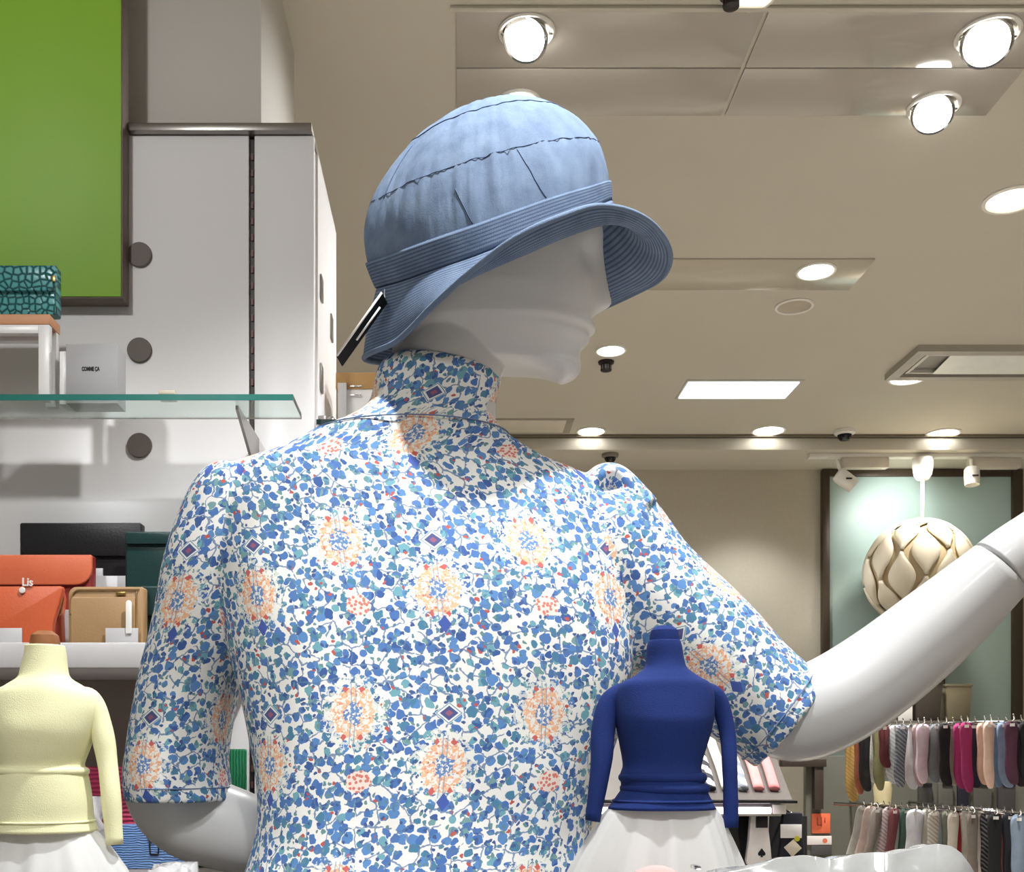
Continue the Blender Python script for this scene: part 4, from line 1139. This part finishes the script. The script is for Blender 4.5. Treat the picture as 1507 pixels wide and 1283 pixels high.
line([(217, 1226), (236, 1226)], r=.0016); line([(218, 1226), (220, 1237), (234, 1237), (236, 1226)]); line([(220, 1237), (221, 1256)]); line([(234, 1240), (233, 1256)]); line([(221, 1257), (233, 1257)], r=.0014)
slab_wallet('tall green grained wallet upright behind the elbow gap', 1.50, .018, 322, 1102, 362, ribbed_material('green_grain', (24, 104, 66), (40, 138, 92), 1500, 0))
slab_wallet('plain emerald wallet lying lowest beside the blue one', 1.44, .02, 291, 1222, 372, mat('emerald_leather', (22, 100, 62), .4))
pk = thing('packing_film', 'crumpled clear film beside the yellow sleeve', 'plastic film', (X(148, 1.34), 1.38, L2))
rng = np.random.RandomState(3)
V = []
for i in range(16):
    for j in range(20):
        th = 2*PI*j/20; f = i/15
        rr = (.014+.006*math.sin(3*th+i))*(1-.55*f**2)*(1+.25*rng.rand())
        V.append((X(142, 1.4)+rr*math.cos(th), 1.39+rr*math.sin(th), L2+.0006+f*(Z(1172, 1.4)-L2)))
M_FILM = mat('clear_film', (236, 234, 234), .12, var=.03, trans=.35, coat=.6)
mesh_obj('film', V, grid_faces(16, 20, True), M_FILM, pk)

# ------------------------------------------------------------------ side glass shelf on the return panel, with a parcel box
sd = thing('side_glass_shelf', 'dark-edged glass shelf on the side of the white panel, near the collar', 'shelf', (xr+.05, 1.75, Z(618, 1.69)))
z_s = Z(617, 1.675)
box('glass', (xr+.0004, 1.676, z_s-.008), (xr+.16, 1.93, z_s), M_GLASS, sd, 0)
box('edge', (xr+.0004, 1.6745, z_s-.008), (xr+.16, 1.6758, z_s), mat('edge_dark', (20, 46, 42), .2), sd, 0)
box('bracket', (xr+.0004, 1.70, z_s+.0002), (xr+.012, 1.74, z_s+.014), M_STEEL, sd, .001)
lathe('bracket_knob', [(0, .008), (.006, .008), (.008, .005), (.008, -.005), (.006, -.008), (0, -.008)], (xr+.020, 1.72, z_s+.0085), M_STEEL, sd, 20)
cb = thing('gift_box', 'white box with a kraft brown band on the side glass shelf', 'box', (xr+.08, 1.84, z_s))
box('body', (X(497, 1.80), 1.80, z_s+.0004), (X(566, 1.80), 1.90, Z(572, 1.80)), M_CARD, cb, .001)
box('kraft_lid', (X(494, 1.797), 1.797, Z(571.8, 1.797)), (X(567, 1.797), 1.903, Z(548, 1.797)), mat('kraft', (182, 140, 88), .7), cb, .001)
box('corner_post', (X(497, 1.792), 1.792, z_s+.0004), (X(510, 1.792), 1.7965, Z(563, 1.792)), M_WHITE, cb, .0006)
for yy in (567, 580): box('label_strip', (X(515, 1.795), 1.795, Z(yy+2, 1.795)), (X(532, 1.795), 1.7968, Z(yy, 1.795)), M_SILVER, cb, .0002)
tb = thing('hanging_pack', 'pale blue pack clipped under the side glass shelf', 'pack', (X(492, 1.70), 1.70, Z(650, 1.70)))
pbox('pack', 478, 627.5, 512, 668, 1.70, 1.72, mat('pack_blue', (176, 206, 236), .3), tb, .001)
box('hook', (X(476, 1.70), 1.705, Z(627.3, 1.70)), (X(481, 1.70), 1.715, z_s-.0085), M_CHROME, tb, .0005)
# ------------------------------------------------------------------ sock display at the back
DK = 3.95
sf = thing('sock_fixture', 'dark grey-green display wall behind the hook rails of socks', 'display rack', (X(1400, DK), DK, 0))
M_SLAT = mat('slate_board', (86, 86, 76), .6, var=.05)
sx0, sx1 = X(1186, DK), X(1640, DK)
zft = Z(1066, DK)
box('board', (sx0, DK, 0), (sx1, DK+.03, Z(1112, DK)), M_SLAT, sf, .002)
box('board', (X(1275, DK), DK, Z(1111.8, DK)), (sx1, DK+.03, zft), M_SLAT, sf, .002)
box('top_shelf', (X(1275, DK), DK-.05, zft+.0003), (sx1, DK+.14, zft+.012), mat('shelf_dark', (92, 86, 78), .5), sf, .001)
box('post', (X(1199, DK-.03), DK-.03, Z(1190, DK)), (X(1212, DK-.03), DK-.0004, Z(1125, DK)), mat('post_brown', (58, 48, 42), .5), sf, .001)
box('beam', (X(1150, DK-.03), DK-.034, Z(1128, DK)), (X(1216, DK-.03), DK-.0004, Z(1117, DK)), MATS['post_brown'], sf, .001)
# rails run towards the shop on the right
def rail_pt(k, px):
    """k 0 upper, 1 lower rail: far at the left, nearer at the right"""
    f = (px-1236)/(1507-1236); D = 3.78-.58*f
    z = Z(1066, 3.5) if k == 0 else EYE-.172
    return np.array([X(px, D), D, z])
RAILS = []
for k in (0, 1):
    rl = thing('hook_rail', ('upper' if k == 0 else 'lower')+' chrome rail of wire hooks full of socks', 'rail', tuple(rail_pt(k, 1400))); RAILS.append(rl)
    a, b = rail_pt(k, 1228 if k else 1262), rail_pt(k, 1585)
    tube('rail', [tuple(a), tuple(b)], .006, M_CHROME, rl, n=10, M=2)
    for q in (rail_pt(k, 1300), rail_pt(k, 1480)):
        tube('rail_arm', [tuple(q+np.array([0, .005, 0])), (q[0], DK-.0003, q[2])], .005, M_CHROME, rl, n=8, M=2, ref=(1, 0, 0))
def sock_bm(w, h, t, foot, lean):
    """folded pair of socks: leg, heel and toe as one padded outline, hung from its cuff"""
    out = [(-w*.5, 0), (w*.5, 0), (w*.47+lean*.3, -h*.35), (w*.45+lean*.7, -h*.62), (w*.55+lean*.9, -h*.80), (w*.30+foot*.9+lean, -h*.97), (foot*.6+lean, -h), (-w*.2+lean, -h*.93), (-w*.50+lean*.8, -h*.74), (-w*.46+lean*.4, -h*.4)]
    P2 = catmull([(a, b, 0) for a, b in out], 40, True)
    return P2
SOCKS = {}
def stripe_mat(name, c1, c2, sc):
    if name in MATS: return MATS[name]
    m, nt, b = new_mat(name); k = NB(nt); MATS[name] = m
    tc = nt.nodes.new('ShaderNodeTexCoord'); co = k.sep(tc.outputs['Object'])
    nz = k.noise(tc.outputs['Object'], 40, 2)
    w = k.m('GREATER_THAN', k.m('SINE', k.m('ADD', k.m('MULTIPLY', k.m('ADD', co[2], k.m('MULTIPLY', co[0], .8)), sc), k.m('MULTIPLY', nz, 5))), .2)
    nt.links.new(k.mix(w, rgb(*c1), rgb(*c2)), b.inputs['Base Color']); b.inputs['Roughness'].default_value = .9
    return m
def socks(k, px, name, c, w=.030, h=.19, lean=0.0, rot=.6, c2=None, sc=300, drop=.012, foot=.02, off=0):
    p = rail_pt(k, px); hx = X(px, p[1]-.03-off)
    t = thing('socks', name, 'socks', (hx, p[1]-.03-off, p[2]-drop-h), 'socks on the upper rail' if k == 0 else 'socks on the lower rail')
    ds = lambda q: tuple(int(v*.72+.20*(sum(q)/3)+4) for v in q)
    c = ds(c); c2 = ds(c2) if c2 else None
    m = fabric('sock_%d_%d_%d' % c, c, .14, .4, 500) if c2 is None else stripe_mat('sock_%d_%d_%d_%d' % (c+(c2[0],)), c, tuple(int(.55*a+.45*b) for a, b in zip(c, c2)), sc)
    c = None; O = sock_bm(w, h, .012, foot, lean)
    th = .006; cr, sr = math.cos(rot), math.sin(rot)
    V = []; n = len(O)
    o = np.array([hx, p[1]-.03-off, p[2]-drop]); q = hx-p[0]
    for dy, sh in ((-th, .86), (-th*.55, 1.0), (th*.55, 1.0), (th, .86)):
        cx_, cz_ = O[:, 0].mean(), O[:, 1].mean()
        for a, b, _ in O:
            x = cx_+(a-cx_)*sh; z = cz_+(b-cz_)*(.97 if sh < 1 else 1)
            y = dy
            V.append((o[0]+x*cr-y*sr, o[1]+x*sr+y*cr, o[2]+z))
    F = grid_faces(4, n, True)+[tuple(range(n-1, -1, -1)), tuple(range(3*n, 4*n))]
    pr = mesh_obj('sock', V, F, m, t)
    # second sock of the pair, tucked behind
    V2 = [(x+.004*sr+.006, y+.013, z+.004) for x, y, z in V]
    mesh_obj('sock', V2, F, m, t)
    # paper cuff header
    box('header', (o[0]-w*.2, o[1]-th-.0016, o[2]-.004), (o[0]+w*.2, o[1]-th-.0004, o[2]+.005), M_CARD, t, 0)
    # the hook belongs to the rail
    tube('hook', [tuple(p), tuple(p+np.array([q, -.03-off, -.002])), tuple(p+np.array([q-.004, -.055-off, .004])), tuple(p+np.array([q-.010, -.062-off, .018]))], .0022, M_CHROME, RAILS[k], n=7, M=9, ref=(1, .01, .02))
    return t
UP = [(1252, 'yellow and orange', (206, 168, 70), .034, .225, 0, (196, 96, 48)), (1264, 'rust', (176, 84, 52), .026, .20, 0, None), (1272, 'black', (26, 24, 26), .03, .19, 0, None), (1283, 'ivory', (226, 224, 210), .034, .17, .004, (196, 200, 190)),
      (1293, 'olive', (150, 144, 92), .03, .19, 0, None), (1301, 'dark red', (112, 40, 44), .026, .12, 0, None), (1308, 'blush and white', (222, 206, 202), .034, .15, -.006, (196, 150, 150)), (1317, 'grey and white striped', (214, 216, 214), .034, .17, -.012, (140, 146, 150)),
      (1327, 'charcoal striped', (84, 90, 104), .03, .18, -.012, (204, 208, 210)), (1338, 'white', (232, 230, 232), .04, .19, .006, None), (1349, 'dusty rose', (188, 150, 152), .026, .18, .006, None), (1358, 'pale pink dotted', (222, 190, 206), .034, .17, -.006, None),
      (1368, 'light grey', (152, 156, 162), .032, .16, .01, None), (1378, 'mid grey', (122, 126, 130), .034, .17, -.01, None), (1390, 'jet black', (22, 22, 22), .028, .18, 0, None), (1400, 'khaki', (160, 152, 128), .028, .18, 0, None), (1412, 'magenta', (190, 34, 112), .03, .19, 0, None),
      (1421, 'deep pink', (176, 30, 98), .03, .20, .006, None), (1432, 'navy', (36, 40, 62), .034, .19, 0, None), (1446, 'peach', (236, 180, 152), .028, .18, 0, None), (1455, 'pale peach', (240, 196, 172), .026, .19, 0, None), (1466, 'denim blue', (110, 138, 176), .03, .19, 0, None),
      (1477, 'sky grey', (130, 150, 184), .03, .19, .004, None), (1488, 'plum', (84, 36, 62), .03, .18, 0, None), (1499, 'dark aubergine', (40, 24, 34), .034, .19, 0, None), (1511, 'ink black', (20, 20, 24), .034, .19, 0, None)]
LO = [(1270, 'stone', (196, 190, 180), .03, .20, -.05, None), (1281, 'shell pink', (222, 192, 180), .032, .20, -.045, None), (1290, 'brown grey', (146, 132, 122), .03, .19, -.04, None), (1299, 'grey green', (148, 156, 146), .03, .19, -.03, None), (1307, 'white and red', (222, 208, 208), .03, .18, -.03, (172, 72, 80)),
      (1316, 'burgundy', (124, 52, 60), .026, .18, -.02, None), (1324, 'sage', (152, 164, 158), .03, .18, -.02, None), (1333, 'forest green', (64, 98, 84), .03, .18, -.012, None), (1347, 'lilac white', (216, 216, 226), .042, .19, -.012, None), (1356, 'taupe', (170, 160, 156), .026, .18, 0, None),
      (1364, 'cream', (224, 218, 204), .032, .19, 0, None), (1374, 'speckled beige', (206, 196, 180), .03, .18, -.008, (120, 112, 104)), (1385, 'pale aqua', (166, 190, 192), .03, .18, -.004, None), (1394, 'moss', (128, 130, 112), .028, .18, 0, None), (1403, 'oatmeal', (206, 196, 174), .026, .19, -.006, None),
      (1413, 'scarlet', (184, 34, 42), .028, .18, 0, None), (1422, 'sand', (204, 196, 180), .026, .2, .004, None), (1431, 'cocoa', (128, 112, 100), .026, .2, 0, None), (1441, 'off-white', (226, 220, 206), .034, .2, .004, None), (1453, 'black flecked', (28, 26, 28), .034, .21, 0, (210, 208, 204)),
      (1464, 'coal black', (20, 20, 20), .034, .22, 0, None), (1475, 'terracotta', (150, 76, 62), .026, .2, -.008, None), (1486, 'midnight', (28, 30, 42), .034, .22, 0, None), (1498, 'steel blue', (120, 140, 164), .03, .21, 0, None), (1508, 'slate blue', (104, 124, 152), .03, .21, 0, None)]
for k, (lst, rn) in enumerate(((UP, 'upper'), (LO, 'lower'))):
    for i, (px, cn, c, w, h, lean, c2) in enumerate(lst):
        nb = lst[i-1][1] if i else lst[1][1]
        random.seed(i*7+k)
        p = rail_pt(k, px)
        socks(k, px, f'{cn} socks on the {rn} rail next to the {nb} pair', c, w*1.12, h*p[1]/3.5*1.02, lean*1.0, random.uniform(-.1, .22), c2, 480, .0125, random.uniform(.004, .016), (i % 3)*.052)
# dark packs hung on the board between the rails
for i, (px, w, cn, c) in enumerate(((1362, 20, 'charcoal', (58, 56, 54)), (1392, 22, 'grey', (86, 84, 78)), (1418, 16, 'navy black', (26, 26, 38)), (1446, 26, 'slate', (78, 76, 70)), (1482, 26, 'graphite', (62, 58, 60)))):
    t = thing('sock_pack', f'{cn} flat sock pack hung on the board behind the hook rails', 'pack', (X(px, DK), DK-.012, Z(1205, DK)), 'packs on the board')
    pbox('pack', px-w/2, 1152, px+w/2, 1205, DK-.014, DK-.0006, mat('pack_%d' % i, c, .5), t, .003)
    box('header', (X(px-w*.35, DK), DK-.0165, Z(1157, DK)), (X(px+w*.35, DK), DK-.0143, Z(1152, DK)), M_INK, t, .0004)
lf = thing('leg_form', 'tapered beige leg form against the dark board behind the rails', 'leg form', (X(1299, 3.86), 3.86, 0))
lathe('leg', [(0, Z(1150, 3.86)), (.028, Z(1150, 3.86)), (.032, Z(1160, 3.86)), (.026, Z(1190, 3.86)), (.022, .9), (.03, .5), (.02, .06)], (X(1299, 3.86), 3.86, 0), mat('leg_beige', (206, 194, 152), .5), lf, 28)
lathe('foot', [(0, .0605), (.06, .0605), (.065, .03), (.065, .0005), (0, .0005)], (X(1299, 3.86), 3.86, 0), M_STEEL, lf, 28)
# bags standing on top
def tote(label, x0, y0, x1, D, m, flare):
    zb = zft+.0125; t = thing('tote_bag', label, 'bag', (X((x0+x1)/2, D), D+.04, zb))
    yb = VY-(zb-EYE)*FPX/D
    plate('body', [(x0-flare, y0), (x1+flare, y0), (x1-2, yb), (x0+2, yb)], D, D+.07, m, t, .008)
    plate('rim', [(x0-flare-.5, y0-1.5), (x1+flare+.5, y0-1.5), (x1+flare, y0+2), (x0-flare, y0+2)], D-.002, D+.072, m, t, .001)
    return t
tote('dark brown open-top tote bag on top of the sock fixture', 1340, 1004, 1386, 3.94, mat('bag_brown', (74, 66, 58), .5), 3)
tote('khaki open-top tote bag on top of the sock fixture', 1393, 1008, 1430, 3.96, mat('bag_khaki', (140, 130, 104), .6), 2)
wb_ = thing('leaning_card', 'white sign card in a dark holder beside the brown tote bag', 'sign', (X(1331, 3.92), 3.93, zft+.0125))
pbox('card', 1322, 1020, 1343, VY-(zft+.0128-EYE)*FPX/3.92, 3.92, 3.924, M_CARD, wb_, .0005)
box('holder', (X(1318, 3.925), 3.9245, zft+.0125), (X(1346, 3.925), 3.932, Z(1016, 3.925)), M_DARK, wb_, .001)

# ------------------------------------------------------------------ slanted sock table between the blue form and the raised arm
TD = 2.25
tb = thing('sample_table', 'black-edged glass table with a slanted steel sample tray and light tube below', 'table', (X(1070, TD), TD+.2, 0))
zt = Z(1178, TD)
tx0, tx1 = X(840, TD), X(1174, TD)
box('glass_top', (tx0, TD, zt-.006), (tx1, TD+.42, zt), mat('black_glass', (26, 26, 28), .08, coat=.5), tb, .001)
bm = bmesh.new()
ya, yb2 = TD+.02, TD+.40
za, zb2 = zt+.001, Z(1078, TD+.40)
xa0, xa1 = tx0+.02, X(1166, TD+.02); xb1 = X(1128, TD+.40)
vs = [bm.verts.new(v) for v in ((xa0, ya, za), (xa1, ya, za), (xb1, yb2, zb2), (xa0, yb2, zb2))]
f = bm.faces.new(vs); r = bmesh.ops.extrude_face_region(bm, geom=[f])
for v in [q for q in r['geom'] if isinstance(q, bmesh.types.BMVert)]: v.co.z -= .0; v.co.y += .006; v.co.z = max(zt+.0003, v.co.z-.006)
autosmooth(bm_obj('tray', bm, mat('tray_steel', (92, 86, 82), .4, metal=.3), tb))
box('upright', (tx0+.02, yb2, zt), (xb1, yb2+.008, zb2-.01), M_STEEL, tb, .0005)
M_LED = emis('led_tube', (1, .86, 1, 1), 5)
tube('light_tube', [(tx0+.05, TD+.03, zt-.022), (X(1134, TD+.03), TD+.03, zt-.022)], .007, M_LED, tb, n=12, M=2, ref=(0, -1, 0))
box('apron', (tx0, TD+.05, zt-.035), (tx1-.02, TD+.06, zt-.0065), M_STEEL, tb, .001)
box('switch_plate', (X(1137, TD+.045), TD+.04, zt-.03), (X(1156, TD+.045), TD+.0495, zt-.010), M_WPLAST, tb, .001)
for xx in (tx0+.02, tx1-.06):
    for yy in (TD+.20, TD+.38): box('leg', (xx, yy, 0), (xx+.03, yy+.03, zt-.0065), M_STEEL, tb, .002)
def tray_pt(u, v, lift=.004):
    """u across in px (at the tray front), v 0 front .. 1 back"""
    y = ya+(yb2-ya)*v; z = za+(zb2-za)*v
    return np.array([X(u, y), y, z+lift])
def folded(label, pts, r, c, c2=None):
    m = fabric('fold_%d_%d_%d' % c, c) if c2 is None else stripe_mat('fold_s_%d_%d' % (c[0], c2[0]), c, c2, 200)
    Rg, L = tube_rings([tray_pt(u, v, r*.62) for u, v in pts], [r]*len(pts), 17, 20, .5, (0, -.5, 1))
    t = tag(loft('folded_sock', Rg, m, None), label, 'socks', 'socks laid out on the tray')
for i, (u0, u1, lab, c, c2) in enumerate(((1026, 1046, 'white sock with dark bands laid first along the slanted tray', (206, 204, 200), (40, 40, 44)), (1048, 1070, 'cream sock laid second along the slanted tray', (196, 192, 184), None), (1072, 1094, 'pale grey striped sock laid in the middle of the tray', (186, 190, 194), (120, 126, 134)),
        (1095, 1117, 'pink sock laid beside the grey striped one', (206, 132, 130), None), (1118, 1140, 'rose pink sock laid at the tray edge', (204, 124, 124), None))):
    folded(lab, [(u1, .10), ((u0+u1)/2+2, .38), (u0+2, .68), (u0-4, .9)], .0115, c, c2)
# packs hanging under the table
def hang(px0, py0, px1, py1, D, m, label, spade=False, tagc=None):
    t = thing('hanging_socks', label, 'socks', (X((px0+px1)/2, D), D, Z(py1, D)))
    mid = (px0+px1)/2
    plate('sock', [(px0+7, py0), (px1-4, py0), (px1-5, py0+25), (px1-2, py0+50), (px1, py1-4), (px1-4, py1), (px0+3, py1-1), (px0, py1-6), (px0+4, py0+40)], D, D+.018, m, t, .004)
    tube('peg', [P(mid, py0+2, D+.009), np.array([X(mid, D), D+.06, Z(py0-4, D)])], .003, M_CHROME, t, n=8, M=2, ref=(1, 0, 0))
    return t
HB = TD+.10
hb = thing('hanging_rail_board', 'black back board for hanging sock packs under the sample table', 'display rack', (X(1110, HB), HB+.05, 0))
box('board', (X(1030, HB+.05), HB+.05, 0), (X(1188, HB+.05), HB+.065, zt-.04), mat('board_black', (24, 22, 24), .6), hb, .001)
h1 = hang(1098, 1198, 1137, 1274, HB, mat('sock_white', (226, 222, 216), .8, bump=.4, bscale=500), 'white ribbed socks with a black spade mark hanging under the table')
sp = P(1121, 1255, HB-.0006)
m_ = bmesh.new()
for (a, b) in (((-.004, -.002), .004), ((.004, -.002), .004)):
    bmesh.ops.create_cone(m_, cap_ends=True, segments=14, radius1=.0042, radius2=.0042, depth=.0008, matrix=Matrix.Translation(Vector((sp[0]+a[0], sp[1], sp[2]+a[1]))) @ Matrix.Rotation(PI/2, 4, 'X'))
q = [m_.verts.new((sp[0]+x, sp[1]-.0004, sp[2]+z)) for x, z in ((-.0078, 0), (.0078, 0), (0, .0105))]; m_.faces.new(q)
q = [m_.verts.new((sp[0]+x, sp[1]-.0004, sp[2]+z)) for x, z in ((-.003, -.009), (.003, -.009), (0, -.002))]; m_.faces.new(q)
bm_obj('spade_mark', m_, M_INK, h1, smooth=False)
pbox('label', 1113, 1200, 1130, 1218, HB-.003, HB-.0006, M_INK, h1, .0003)
h2 = hang(1146, 1196, 1186, 1272, HB, mat('sock_navy', (22, 22, 34), .8), 'black socks with white labels hanging at the end of the table')
pbox('label', 1149, 1213, 1180, 1233, HB-.003, HB-.0006, M_CARD, h2, .0003)
plate('label', [(1168, 1235), (1180, 1248), (1166, 1261), (1154, 1247)], HB-.003, HB-.0006, mat('kraft_label', (206, 196, 176), .6), h2, .0002)
lathe('sticker', [(0, .0005), (.006, .0005), (.006, 0), (0, 0)], P(1173, 1234, HB-.0032), mat('sticker_yellow', (210, 206, 60), .5), h2, 16, axis=(0, -1, 0))
h3 = hang(1062, 1200, 1092, 1280, HB, mat('sock_black', (20, 20, 20), .8), 'plain black socks hanging beside the white pair')
# tags on the dark board
def wall_tag(x0, y0, x1, y1, c, label, mark=None):
    D = DK-.006
    t = thing('hang_tag', label, 'tag', (X((x0+x1)/2, D), D, Z(y1, D)))
    pbox('card', x0, y0, x1, y1, D, DK-.0005, mat('tag_%d' % c[0], c, .6), t, .0008)
    if mark: mark(t, D)
def m1(t, D):
    for a, b in (((1203, 1203), (1203, 1214)), ((1209, 1202), (1209, 1216)), ((1203, 1214), (1209, 1214)), ((1214, 1203), (1214, 1210))):
        tube('print', [P(*a, D-.0008), P(*b, D-.0008)], .0014, mat('tag_ink', (120, 40, 24), .6), t, n=6, M=2, ref=(.3, -1, .2))
wall_tag(1195, 1197, 1222, 1226, (226, 108, 72), 'orange square tag with dark print on the dark board', m1)
def m2(t, D):
    lathe('dot', [(0, .0006), (.009, .0006), (.009, 0), (0, 0)], P(1214, 1237, D-.0002), mat('dot_orange', (214, 110, 80), .6), t, 16, axis=(0, -1, 0))
wall_tag(1188, 1230, 1224, 1243, (220, 214, 212), 'white card with an orange dot below the orange tag', m2)
wall_tag(1194, 1244, 1224, 1258, (70, 68, 68), 'dark grey tag lowest under the white card')

# ------------------------------------------------------------------ wrapped parcel and small things on the counter
PD = .65
pc = thing('wrapped_parcel', 'white parcel in shiny clear plastic wrap beside the blue dress form', 'parcel', (X(1250, PD), PD, ZK))
prof = [(1010, 1288), (1080, 1277), (1150, 1268), (1220, 1259), (1300, 1252), (1350, 1247), (1385, 1241.5), (1404, 1244), (1420, 1252), (1432, 1266), (1442, 1284), (1450, 1300)]
xs = np.linspace(1062, 1450, 90); tops = np.interp(xs, [a for a, _ in prof], [b for _, b in prof])
V = []; nx, ny = 90, 40
for j in range(ny):
    f = j/(ny-1); D = PD-.005+.115*f
    for i in range(nx):
        z = Z(tops[i], PD)-.018*(2*f-.15)**2*(f > .07)
        e = min(1, min(f, 1-f)*14)
        z = (ZK+.0006)*(1-e)+z*e
        p = Vector((X(xs[i], PD), D, z))
        z += e*(abs(mnoise.noise(Vector((p.x*22, p.y*40, 3))))*.008-.003+mnoise.noise(Vector((p.x*90, p.y*110, 1)))*.0012)
        V.append((p.x, D, z))
n0 = len(V)
F = grid_faces(ny, nx)
# skirts down to the counter at both ends
for end in (0, nx-1):
    k = len(V)
    for j in range(ny): x, y, z = V[j*nx+end]; V.append((x, y, ZK+.0006))
    for j in range(ny-1): F.append((j*nx+end, (j+1)*nx+end, k+j+1, k+j))
M_WRAP = mat('wrap_film', (170, 170, 168), .18, var=.10, vscale=60, bump=1.0, bscale=45, coat=1.0, stretch=(1, 2.5, 1))
mesh_obj('wrap', V, F, M_WRAP, pc)
bm = bmesh.new(); box_bm(bm, (X(1060, PD), PD+.02, ZK+.001), (X(1410, PD), PD+.10, Z(1310, PD)), .006)
bm_obj('contents', bm, M_CARD, pc)
pp = thing('pink_pouch', 'pink fabric pouch with a silver clasp in front of the blue form skirt', 'pouch', (X(975, .74), .74, ZK))
R, L = tube_rings([(X(915, .74), .735, ZK+.045), (X(945, .74), .735, ZK+.05), (X(985, .74), .735, ZK+.05), (X(1022, .74), .735, ZK+.047)], [.03, .036, .036, .028], 33, 24, .55)
zmax = max(r[:, 2].max() for r in R); sc_ = (Z(1273, .735)-ZK-.0006)/(zmax-ZK-min(0, 0))
zmin = min(r[:, 2].min() for r in R)
for r in R: r[:, 2] = ZK+.0006+(r[:, 2]-zmin)/(zmax-zmin)*(Z(1273, .735)-ZK-.0006)
loft('pouch', R, fabric('pink_cotton', (240, 176, 172)), pp, jitter=.001, jscale=40)
box('clasp', (X(1019, .735), .728, Z(1279, .735)), (X(1029, .735), .742, Z(1273, .735)), M_SILVER, pp, .001)
fp = thing('packing_film', 'flat grey crumpled film on the counter beside the yellow form skirt', 'plastic film', (X(240, .95), .95, ZK))
V = []
for j in range(16):
    for i in range(30):
        f = i/29; g = j/15
        e = min(1, min(f, 1-f)*6, min(g, 1-g)*6)
        x = X(215, 1.0)+(X(300, 1.0)-X(215, 1.0))*f; y = .96+.07*g
        z = ZK+.0006+e*((Z(1274, .98)-ZK)-abs(mnoise.noise(Vector((x*60, y*60, 9))))*.012)
        V.append((x, y, z))
mesh_obj('film', V, grid_faces(16, 30), M_FILM, fp)
